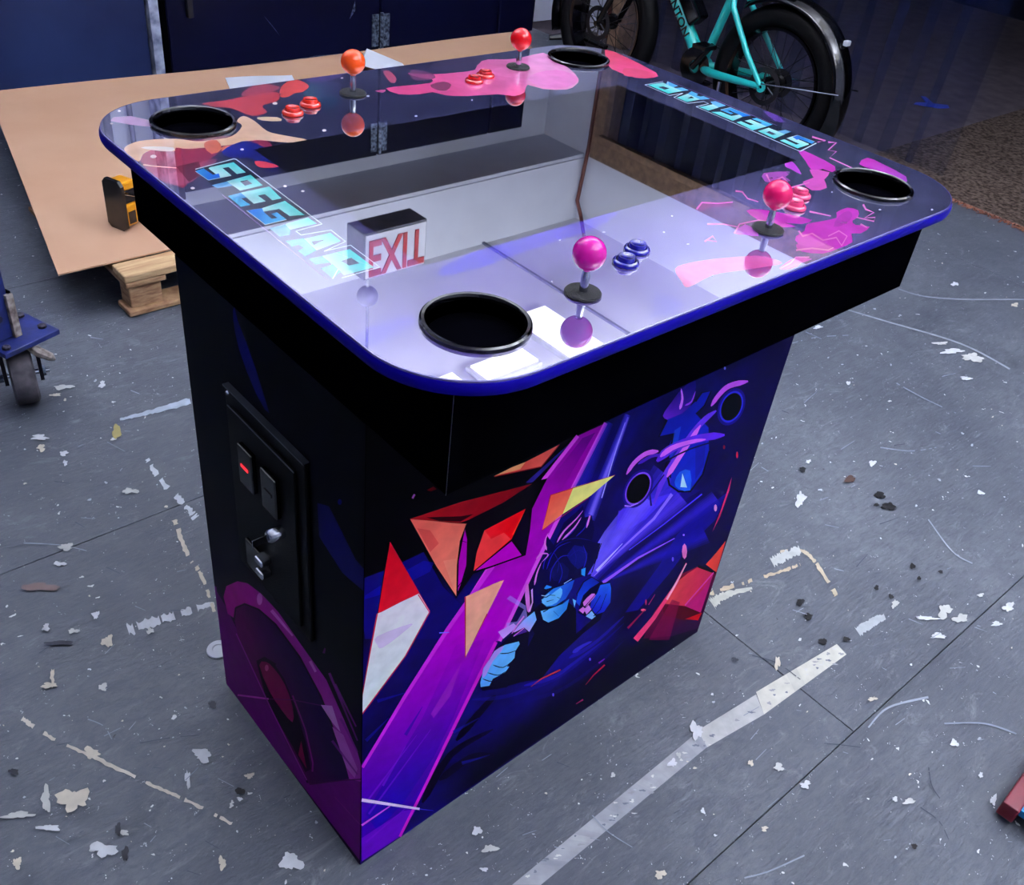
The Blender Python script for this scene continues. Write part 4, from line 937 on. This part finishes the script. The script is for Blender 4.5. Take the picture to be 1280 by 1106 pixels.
for u, v, rx, ry in ((92, 1000, 17, 15), (130, 1063, 16, 8), (58, 1000, 6, 14), (62, 1036, 12, 4), (24, 1020, 18, 4), (135, 785 + 18, 6, 8), (253, 945, 11, 8), (364, 1078, 12, 12), (22, 1080, 6, 6), (83, 685, 9, 4), (75, 706, 7, 3),
                     (163, 615, 9, 3.5), (58, 786, 5, 4), (92, 790, 6, 3), (62, 858, 10, 3), (66, 848, 3, 9), (129, 860, 6, 4), (115, 942, 10, 6), (50, 548, 11, 3), (52, 561, 5, 4), (80, 568, 5, 3), (82, 580, 3, 3), (188, 790, 5, 3), (120, 770, 4, 5),
                     (278, 1080, 5, 7), (312, 971, 5, 3.5), (235, 975, 3, 11), (155, 1042, 7, 3), (300, 1000, 4, 2), (870, 914, 8, 9), (973, 960, 6, 4.5), (1006, 982, 6, 4.5), (938, 955, 3, 4), (1090, 875, 6, 2), (848, 945, 3, 3), (766, 970, 3, 2.5), (840, 955, 5, 5),
                     (1118, 756, 4, 5), (1180, 765, 8, 8), (1200, 774, 9, 5), (1215, 448, 12, 5), (1190, 440, 13, 3), (1175, 430, 8, 2), (1207, 474, 6, 2.5), (1193, 356, 4, 2.5), (1268, 382, 5, 2), (1090, 580, 5, 3), (1000, 625, 6, 8), (1225, 617, 4, 2.5),
                     (971, 830, 3, 9), (955, 1037, 4, 3), (878, 1015, 3, 3), (1118, 1000, 2.5, 4), (1225, 970, 3, 3), (1241, 1001, 4, 6), (1192, 930, 4, 5), (1260, 760, 7, 5), (825, 1094, 7, 5), (700, 868, 3, 2), (612, 1062, 8, 5), (596, 1040, 5, 6), (605, 1088, 4, 3),
                     (1136, 1003, 8, 3), (1225, 745, 4, 2), (1158, 774, 14, 2), (1172, 796, 10, 3), (1245, 781, 7, 2.5), (1010, 578, 3, 2), (1022, 410, 5, 2), (1060, 480, 2, 3), (990, 390, 4, 2), (128, 482, 4, 4), (80, 485, 11, 3), (70, 495, 6, 2), (142, 550, 3, 2)):
    G.blob(u, v, rx, ry, random.choice((CRM, WH, WH, (200, 202, 198))))
for u, v, rx, ry, c in ((1099, 620, 7, 4, (12, 12, 16)), (1110, 634, 8, 5, (12, 12, 16)), (1062, 600, 7, 4, (66, 48, 42)), (1003, 588, 4, 3, (14, 16, 20)), (1095, 632, 3, 2, (14, 14, 18)), (1000, 754, 5, 4, (12, 12, 18)), (1010, 772, 5, 4, (10, 10, 14)), (1028, 803, 5, 4, (12, 12, 16)), (1057, 800, 4, 3, (12, 12, 16)),
                        (1140, 709, 4, 3, (14, 14, 18)), (1148, 724, 3, 2, (14, 14, 18)), (1095, 736, 3, 3, (14, 14, 18)), (1113, 747, 3, 3, (14, 14, 18)), (1175, 716, 3, 2, (20, 20, 26)), (1142, 1059, 4, 3, (20, 16, 20)), (300, 990, 6, 4, (16, 16, 24)), (157, 1068, 4, 9, (22, 22, 32)), (18, 966, 6, 4, (26, 28, 38)), (266, 882, 5, 4, (34, 36, 46)), (75, 805, 16, 3, (34, 36, 48)), (50, 735, 22, 5, (110, 92, 90)), (148, 908 + 130, 4, 7, (30, 32, 42)), (918, 826, 4, 3, (40, 44, 54)), (146, 541, 6, 8, (150, 140, 90))):
    G.blob(u, v, rx, ry, c, j=.3)
for i in range(420):
    u, v = random.uniform(0, 1280), random.uniform(330, 1106)
    if u < 285 or u > 870 or v > 850: 
        k = random.random(); G.blob(u, v, .6 + 1.8 * k ** 4, .5 + 1.3 * k ** 4, random.choice((WH, (190, 196, 204), (176, 182, 190), CRM)), 7)
for i in range(140):
    u, v = random.uniform(0, 1280), random.uniform(400, 1106); a = random.uniform(-.9, .6); L_ = random.uniform(3, 26)
    if u < 255 or u > 900 or v > 900: G.line([(u, v), (u + L_ * math.cos(a), v + L_ * math.sin(a))], 1.0, .6, random.choice(((150, 157, 170), (60, 66, 82), (134, 142, 156))))
gm = G.build('paint_marks'); gm['kind'] = 'stuff'

# ------------------------------------------------------------------ cardboard on the pallet, papers, power tool
def sheet(name, outline, z, th, m, bend, n=14, parent=None):
    """bilinear quad grid with a height function"""
    A, B, Cc, D = [Vector(p) for p in outline]; bm = bmesh.new(); g = {}
    for i in range(n + 1):
        for j in range(n + 1):
            s, t = i / n, j / n; p = (A * (1 - s) + B * s) * (1 - t) + (D * (1 - s) + Cc * s) * t
            for k in (0, 1): g[i, j, k] = bm.verts.new((p.x, p.y, z + bend(s, t) + k * th))
    for i in range(n):
        for j in range(n):
            bm.faces.new((g[i, j, 1], g[i + 1, j, 1], g[i + 1, j + 1, 1], g[i, j + 1, 1])); bm.faces.new((g[i, j, 0], g[i, j + 1, 0], g[i + 1, j + 1, 0], g[i + 1, j, 0]))
    for i in range(n):
        for q in ((i, 0, i + 1, 0), (i + 1, n, i, n), (0, i + 1, 0, i), (n, i, n, i + 1)):
            bm.faces.new((g[q[0], q[1], 0], g[q[2], q[3], 0], g[q[2], q[3], 1], g[q[0], q[1], 1]))
    return link(name, bm, m, parent, True)
def cb(s, t):
    return .022 * max(0, (t - .9) / .1) ** 2 * max(0, 1 - s * 3) + .003 * math.sin(s * 9) * t + (.004 if t > .05 else 0) * 0
cbs = sheet('cardboard_sheet', ((-.19, 1.75), (2.2, 1.75), (2.98, 3.33), (.12, 3.30)), .1445, .005, 'cardboard', cb, 20)
tag(cbs, 'large brown cardboard sheet laid flat over a wooden pallet', 'cardboard')
pal = thing('wooden_pallet', 'pale pine wooden pallet under the cardboard sheet', 'pallet', (-.035, 1.655, 0))
random.seed(3)
def board(name, x0, x1, y0, y1, z0, z1, m): return link(name, nbox(x0 + random.uniform(0, .006), x1, y0 + random.uniform(0, .004), y1, z0, z1, bevel=.0045), m, pal)
for k, y in enumerate((0, .27, .52, .77)): board('deck_board', 0, 1.2, y, y + (.10 if k else .095), .118, .1425, 'pine')
for y in (0, .39, .775):
    board('bottom_board', 0, 1.2, y + .003, y + .095, .002, .02, 'pine_end')
for x in (0, .52, 1.05):
    board('cross_board', x, x + .13, 0.004, .87, .098, .1175, 'pine_end')
    for y in (.006, .40, .775): board('block', x + .012, x + .118, y + .012, y + .088, .0205, .0975, 'pine_end')
P0 = px(283, 104, 2, .152); P1 = px(345, 101, 2, .152)
tag(sheet('paper_sheet', ((1.0, 2.95), (1.30, 2.9), (1.38, 3.10), (1.08, 3.17)), .153, .001, 'paper', lambda s, t: .002 * math.sin(s * 5)), 'white paper sheet lying flat on the cardboard behind the far left cup holder', 'paper')
cp_ = [px(u, v, 2, .152)[:2] for u, v in ((432, 104), (520, 100), (503, 79), (446, 82))]
tag(sheet('curled_paper', cp_, .151, .001, 'paper', lambda s, t: .080 * min(s / .2, (1 - s) / .8)), 'white paper with one end curled up behind the orange ball joystick', 'paper')
# yellow power tool standing on its side
pt = thing('power_tool', 'yellow and black power tool standing on the cardboard beside the arcade table', 'tool', (.115, 1.965, .1505), rz=.35)
bm = bmesh.new(); prism(bm, [(x * .9, z) for x, z in [(-.045, .012), (-.03, 0), (.03, 0), (.045, .012), (.045, .15), (.03, .165), (-.03, .165), (-.045, .15)]], 0, .012)
for v in bm.verts: v.co = Vector((v.co.z - .045, v.co.x, v.co.y))
link('sole_plate', bm, 'black_plastic', pt)
link('battery_case', nbox(-.0325, .012, -.036, .034, .012, .085, bevel=.008), 'tool_yellow', pt)
link('vent', nbox(-.026, .002, -.0385, -.0362, .022, .062, bevel=.0006), 'black_plastic', pt)
link('front_guard', nbox(-.0325, .02, -.032, .03, .128, .158, bevel=.008), 'tool_yellow', pt)
link('mechanism', nbox(-.032, .045, -.03, .028, .0855, .1275, bevel=.004), 'dark_steel', pt)
link('lever', tube(bmesh.new(), [(-.03, -.035, .125), (0, -.036, .11), (.03, -.036, .10)], .004, 8), 'steel', pt, True)
link('motor_body', tube(bmesh.new(), [(.0125, .0, .05), (.06, .0, .05), (.09, 0, .052), (.10, 0, .052)], [.032, .034, .03, .02], 20), 'tool_yellow', pt, True)
ro = thing('tape_roll', 'small pale grey roll on the cardboard beside the power tool', 'tape roll', (.235, 1.93, .1505))
link('roll', lathe(bmesh.new(), [(.016, 0), (.026, 0), (.028, .002), (.028, .018), (.026, .02), (.016, .02)], 28, closed=True), 'white_plastic', ro, True)
link('core', lathe(bmesh.new(), [(.0135, 0.001), (.0158, 0.001), (.0158, .019), (.0135, .019)], 28, closed=True), 'cardboard', ro, True)

# ------------------------------------------------------------------ blue cart leg with caster
cl = thing('cart_leg', 'blue steel cart leg on a swivel caster at the left edge', 'cart', (-.425, 1.40, 0), rz=.33)
def cbx(name, *a, m='cart_blue', bevel=.002, parent=None): return link(name, nbox(*a, bevel=bevel), m, parent or cl)
wh = link('wheel', lathe(bmesh.new(), [(.02, -.03), (.07, -.03), (.078, -.025), (.08, -.012), (.08, .012), (.078, .025), (.07, .03), (.02, .03)], 36, 'X', (0, 0, .080), closed=True), 'grey_tyre', cl, True); wh.rotation_euler = (0, 0, -.55)
link('axle', tube(bmesh.new(), [(-.062, 0, .08), (.066, 0, .08)], .007, 10), 'steel', wh, True)
for s in (-1, 1):
    bm = bmesh.new(); prism(bm, [(-.045, .175), (.045, .175), (.03, .10), (.018, .062), (-.018, .062), (-.03, .10)], 0, .009)
    for v in bm.verts: v.co = Vector((s * (.040 + v.co.z) if s > 0 else -.045 + v.co.z, v.co.x, v.co.y))
    link('fork_plate', bm, 'rust', cl).rotation_euler = (0, 0, -.55)
    link('axle_nut', lathe(bmesh.new(), [(0, .046), (.014, .046), (.014, .056), (0, .056)], 6, 'X', (0, 0, .08)) if s > 0 else lathe(bmesh.new(), [(0, -.056), (.014, -.056), (.014, -.046), (0, -.046)], 6, 'X', (0, 0, .08)), 'steel_worn', wh)
cbx('swivel_plate', -.05, .05, -.05, .05, .176, .188, m='rust')
cbx('mounting_plate', -.075, .085, -.07, .075, .190, .204)
for x, y in ((-.055, -.05), (.065, -.03), (.065, .055)):
    link('bolt', lathe(bmesh.new(), [(0, .2045), (.011, .2045), (.011, .211), (.007, .213), (0, .213)], 8, origin=(x, y, 0)), 'rust', cl)
cbx('upright_web', -.085, .0, -.015, -.007, .205, .62); cbx('upright_flange', 0.001, .009, -.020, .062, .205, .33, m='black_laminate')
cbx('scuffed_edge', -.010, .0095, -.0265, -.0155, .205, .325, m='scuffed_paint', bevel=.001)
cbx('gusset', -.08, .0, -.0065, .075, .205, .245)
cbx('cross_rail', -.8, -.087, -.05, .0, .40, .47); 
link('rail_bolt', lathe(bmesh.new(), [(0, -.024), (.010, -.024), (.010, -.0155), (0, -.0155)], 8, 'Y', (-.04, 0, .27)), 'rust', cl)
link('rag', tube(bmesh.new(), [(.004, -.04, .186), (.018, -.062, .165), (.035, -.085, .15), (.042, -.087, .14)], [.010, .014, .011, .004], 8), 'scuffed_paint', cl, True)

# white disc on the floor
ds = px(271, 813, 2, .002)
tag(link('floor_slider', lathe(bmesh.new(), [(0, .0005), (.022, .0005), (.024, .002), (.023, .005), (.012, .006), (.011, .004), (0, .004)], 28, origin=(ds.x + .004, ds.y, 0)), 'white_plastic', None, True), 'small round white plastic disc on the floor beside the coin door end', 'plastic disc')

# red and cyan panel at the lower right
c0 = px(1254, 1001, 2, .05)
rb = thing('display_stand', 'low red framed panel with a cyan face at the right edge', 'panel', (c0.x, c0.y, 0), rz=.05)
link('frame', nbox(0, .8, -.032, 0, .012, .05, bevel=.003), 'red_paint', rb)
link('frame', nbox(0, .8, -.6, -.555, .012, .05, bevel=.003), 'red_paint', rb)
link('face_panel', nbox(.012, .8, -.5545, -.0325, .030, .046), 'cyan_panel', rb)
for x in (.06, .7):
    for y in (-.58, -.02): link('foot', nbox(x, x + .03, y - .012, y + .012, 0, .0118), 'black_rubber', rb)

# ------------------------------------------------------------------ strip curtain and the space behind it
cu = thing('strip_curtain', 'clear vinyl strip curtain hanging in the wide opening behind the bicycle', 'curtain', (3.70, 2.1, 0))
link('rail', nbox(-.02, .02, -1.3, 1.12, 2.72, 2.77, bevel=.004), 'tan_board', cu)
random.seed(11)
for k in range(14):
    y0 = -1.12 + k * .155; w_ = .21; bm = bmesh.new(); seg = 8; g = []
    a0 = random.uniform(-.25, .25); ph = random.uniform(0, 6)
    for j in range(15):
        z = 2.73 - j / 14 * 2.705; row = []; sw = .035 * math.sin(z * 1.4 + ph) * (2.62 - z) / 2.6
        for i in range(seg + 1):
            t = i / seg - .5; ca, sa = math.cos(a0 * (1 - z / 3)), math.sin(a0 * (1 - z / 3))
            bow = .02 * math.cos(t * PI * 1.0) + .004 * math.sin(7 * t + z * 3)
            row.append(bm.verts.new((.0125 * (k % 2) + bow + t * w_ * sa * .3, y0 + w_ / 2 + t * w_ * ca + sw, z)))
        g.append(row)
    for A, B in zip(g, g[1:]):
        for i in range(seg): bm.faces.new((A[i], A[i + 1], B[i + 1], B[i]))
    link('strip', bm, 'vinyl', cu, True)
cp = thing('carpet', 'mottled brown carpet with a frayed edge on the floor beyond the opening', 'carpet', (3.53, .2, 0))
link('pile', nbox(0.0, 3.2, -1.6, 1.15, -.003, .008, bevel=.002), 'carpet', cp)
bm = bmesh.new()
for i in range(420):
    y = -1.6 + i / 420 * 2.75 + random.uniform(-.003, .003); L_ = random.uniform(.02, .055)
    tube(bm, [(.004, y, .006), (-L_ * .5, y + random.uniform(-.015, .015), .010), (-L_, y + random.uniform(-.03, .03), .003)], [.004, .0035, .001], 4, False)
f_ = link('fringe', bm, 'fringe', cp); f_['kind'] = 'stuff'
bt = px(1165, 131, 2, 0)
bm = bmesh.new(); prism(bm, [(-.12, -.02), (.02, -.05), (.1, -.02), (.11, .03), (.02, .035), (.02, .16), (-.01, .16), (-.02, .035), (-.09, .02)], 0, .004)
o = link('tape_scrap', bm, 'blue_tape'); o.location = (bt.x, bt.y, -.0035); o.rotation_euler = (0, 0, -.7); tag(o, 'scrap of bright blue tape on the floor beyond the curtain', 'tape')
bm = bmesh.new(); tube(bm, [(7.3, 1.0, 2.0), (6.9, 1.5, 1.0), (6.6, 2.1, .45)], .01, 6)

# ------------------------------------------------------------------ bicycle
bk = thing('bicycle', 'teal fat tyred bicycle with black fenders parked before the strip curtain', 'bicycle', (3.07, 0, 0))
RH = (0, 1.63, .345); FH = (0, 2.73, .345); BB = (0, 2.06, .31)
def bt_(name, pts, r, m='teal', parent=None, seg=14): return link(name, tube(bmesh.new(), pts, r, seg), m, parent or bk, True)
fr = bt_('down_tube', [BB, (0, 2.52, .80)], [.034, .030])
HT0, HT1 = (0, 2.50, .76), (0, 2.45, .96)
bt_('head_tube', [HT0, HT1], .028); bt_('top_tube', [(0, 1.99, .72), (0, 2.46, .90)], .024)
bt_('seat_tube', [BB, (0, 1.93, .80)], .021)
link('bottom_bracket', tube(bmesh.new(), [(-.045, 2.06, .31), (.045, 2.06, .31)], .032, 18), 'teal', bk, True)
for s in (-1, 1):
    bt_('chain_stay', [(s * .03, 2.04, .31), (s * .075, 1.95, .315), (s * .095, 1.80, .33), (s * .1, 1.64, .345)], [.02, .02, .017, .014])
    bt_('seat_stay', [(s * .02, 1.955, .73), (s * .07, 1.90, .62), (s * .095, 1.75, .46), (s * .1, 1.635, .35)], [.012, .014, .013, .012])
    link('dropout', lathe(bmesh.new(), [(.008, -.004), (.024, -.004), (.024, .004), (.008, .004)], 20, 'X', (s * .1, 1.63, .345), closed=True), 'teal', bk, True)
    bt_('fork_leg', [(s * .03, 2.52, .76), (s * .075, 2.55, .70), (s * .08, 2.72, .36)], [.02, .02, .014], 'black_gloss')
def bike_wheel(c, disc):
    w_ = link('wheel', torus(bmesh.new(), .295, .05, 'X', c, 64, 14), 'black_rubber', bk, True); w_['label'] = 'black fat tyre wheel'
    link('rim', lathe(bmesh.new(), [(.236, -.032), (.252, -.036), (.252, .036), (.236, .032)], 56, 'X', c, closed=True), 'black_gloss', w_, True)
    link('hub', lathe(bmesh.new(), [(0, -.095), (.012, -.095), (.014, -.05), (.04, -.045), (.04, -.035), (.03, -.03), (.03, .03), (.04, .035), (.04, .045), (.014, .05), (.012, .095), (0, .095)], 24, 'X', c), 'black_plastic', w_, True)
    bm = bmesh.new()
    for k in range(28):
        a = 2 * PI * k / 28; s = 1 if k % 2 else -1; b_ = a + (.45 if k % 4 < 2 else -.45)
        tube(bm, [(c[0] + s * .04, c[1] + .037 * math.cos(b_), c[2] + .037 * math.sin(b_)), (c[0], c[1] + .24 * math.cos(a), c[2] + .24 * math.sin(a))], .0016, 5, False)
    link('spokes', bm, 'spoke', w_)['kind'] = 'stuff'
    bm = lathe(bmesh.new(), [(.062, -.076), (.085, -.076), (.085, -.073), (.062, -.073)], 40, 'X', c, closed=True)
    for k in range(6):
        a = 2 * PI * k / 6; tube(bm, [(c[0] - .0745, c[1] + .02 * math.cos(a), c[2] + .02 * math.sin(a)), (c[0] - .0745, c[1] + .066 * math.cos(a + .4), c[2] + .066 * math.sin(a + .4))], .004, 5)
    link('brake_disc', bm, 'dark_steel', w_, True)
    return w_
bike_wheel(RH, 1); bike_wheel(FH, 1)
def fender(c, a0, a1, r=.392):
    bm = bmesh.new(); g = []; n = 40
    for i in range(n + 1):
        a = a0 + (a1 - a0) * i / n; row = []
        for k in range(9):
            t = (k - 4) / 4; x = t * .075; rr = r - .035 * t * t
            row.append(bm.verts.new((c[0] + x, c[1] - rr * math.cos(a), c[2] + rr * math.sin(a))))
        g.append(row)
    for A, B in zip(g, g[1:]):
        for k in range(8): bm.faces.new((A[k], A[k + 1], B[k + 1], B[k]))
    f = link('fender', bm, 'black_gloss', bk, True)
    md = f.modifiers.new('thickness', 'SOLIDIFY'); md.thickness = .003
    return f
fr_ = fender(RH, -.42, 2.2)
bm = bmesh.new(); a = -.42
prism(bm, [(-.07, 0), (.07, 0), (.085, -.09), (.07, -.14), (-.07, -.14), (-.085, -.09)], -.002, .002)
mf = link('mud_flap', bm, 'black_rubber', bk); mf.location = (0, RH[1] - .378 * math.cos(a) + .004, RH[2] + .378 * math.sin(a) + .01); mf.rotation_euler = (PI / 2 - .35, 0, 0)
fender(FH, PI - 1.9, PI + .35)
for s in (-1, 1):
    link('fender_stay', tube(bmesh.new(), [(s * .105, 1.63, .36), (s * .10, 1.45, .39), (s * .078, 1.245, .42)], .003, 6), 'steel', bk, True)
bm = bmesh.new()
for k in range(4): tube(bm, [(0.02, RH[1] - .380, .335 - k * .02), (.02, RH[1] - .386, .335 - k * .02)], .004, 8)
link('rivets', bm, 'steel', bk)['kind'] = 'stuff'
link('tail_light', nbox(-.016, .016, RH[1] - .318, RH[1] - .296, .60, .622, bevel=.004), 'white_plastic', bk)
link('chainring', lathe(bmesh.new(), [(.03, -.062), (.085, -.062), (.09, -.058), (.085, -.055), (.03, -.055)], 40, 'X', BB, closed=True), 'black_plastic', bk, True)
for s in (-1, 1):
    e = (s * .085, 2.06 + s * .10, .31 - s * .13)
    cr = link('crank', tube(bmesh.new(), [(s * .075, 2.06, .31), e], [.016, .012], 10), 'black_gloss', bk, True)
    link('pedal', nbox(s * .10 if s > 0 else -.19, .19 if s > 0 else -.10, e[1] - .04, e[1] + .04, e[2] - .01, e[2] + .01, bevel=.004), 'black_plastic', cr)
link('cassette', lathe(bmesh.new(), [(.02, .05), (.065, .052), (.05, .07), (.03, .09), (.02, .09)], 30, 'X', RH, closed=True), 'dark_steel', bk, True)
bm = bmesh.new()
for k in range(40):
    t = k / 40
    for zz, z1 in (((BB[2] + .088), RH[2] + .05), ((BB[2] - .088), RH[2] - .05)):
        y = BB[1] + (RH[1] - BB[1]) * t; z = zz + (z1 - zz) * t; box(bm, .052, .060, y - .004, y + .004, z - .003, z + .003)
link('chain', bm, 'dark_steel', bk)['kind'] = 'stuff'
link('kickstand', tube(bmesh.new(), [(-.10, 1.86, .30), (-.17, 1.80, .008)], [.010, .008], 8), 'steel', bk, True)
bpo = link('battery_pack', nbox(-.04, .04, -.15, .15, -.04, .04, bevel=.012), 'black_gloss', bk)
bpo.location = (0, 2.235, .605); bpo.rotation_euler = (.82, 0, 0)
link('seat_post', tube(bmesh.new(), [(0, 1.93, .80), (0, 1.90, .95)], .015, 12), 'dark_steel', bk, True)
bm = bmesh.new(); tube(bm, [(0, 1.74, .985), (0, 1.80, .99), (0, 1.90, .98), (0, 2.02, .985)], [.05, .085, .04, .016], 16)
for v in bm.verts: v.co.z = .985 + (v.co.z - .985) * .35
link('saddle', bm, 'black_rubber', bk, True)
link('stem', tube(bmesh.new(), [HT1, (0, 2.44, 1.03), (0, 2.50, 1.06)], .016, 10), 'black_plastic', bk, True)
link('handlebar', tube(bmesh.new(), [(-.33, 2.38, 1.10), (-.15, 2.47, 1.08), (0, 2.50, 1.06), (.15, 2.47, 1.08), (.33, 2.38, 1.10)], .013, 10), 'black_plastic', bk, True)
me = text_mesh('AVENTON', .062, .0006); me.materials.append(M['black_plastic'])
o = bpy.data.objects.new('lettering', me); C.objects.link(o); o.parent = bk
d_ = (Vector((0, 2.52, .80)) - Vector(BB)).normalized()
# lettering lies along the left side of the down tube
X_ = -d_; Z_ = Vector((-1, 0, 0)); Y_ = Z_.cross(X_)
mw = Matrix((X_, Y_, Z_)).transposed().to_4x4(); mid = Vector(BB) + d_ * .30; mw.translation = mid + Vector((-.0345, 0, 0)) - Y_ * 0
o.matrix_local = mw

# tripod post behind the bicycle
ps = thing('work_stand', 'black upright post with flat splayed feet near the corner of the walls', 'stand', (3.62, 3.44, 0))
link('post', tube(bmesh.new(), [(0, 0, .02), (0, 0, 1.5)], .03, 14), 'black_plastic', ps, True)
for a in (2.6, 4.9, .3):
    link('foot', tube(bmesh.new(), [(0, 0, .05), (.08 * math.cos(a), .08 * math.sin(a), .035), (.2 * math.cos(a), .2 * math.sin(a), .018)], [.03, .024, .016], 8), 'black_plastic', ps, True)
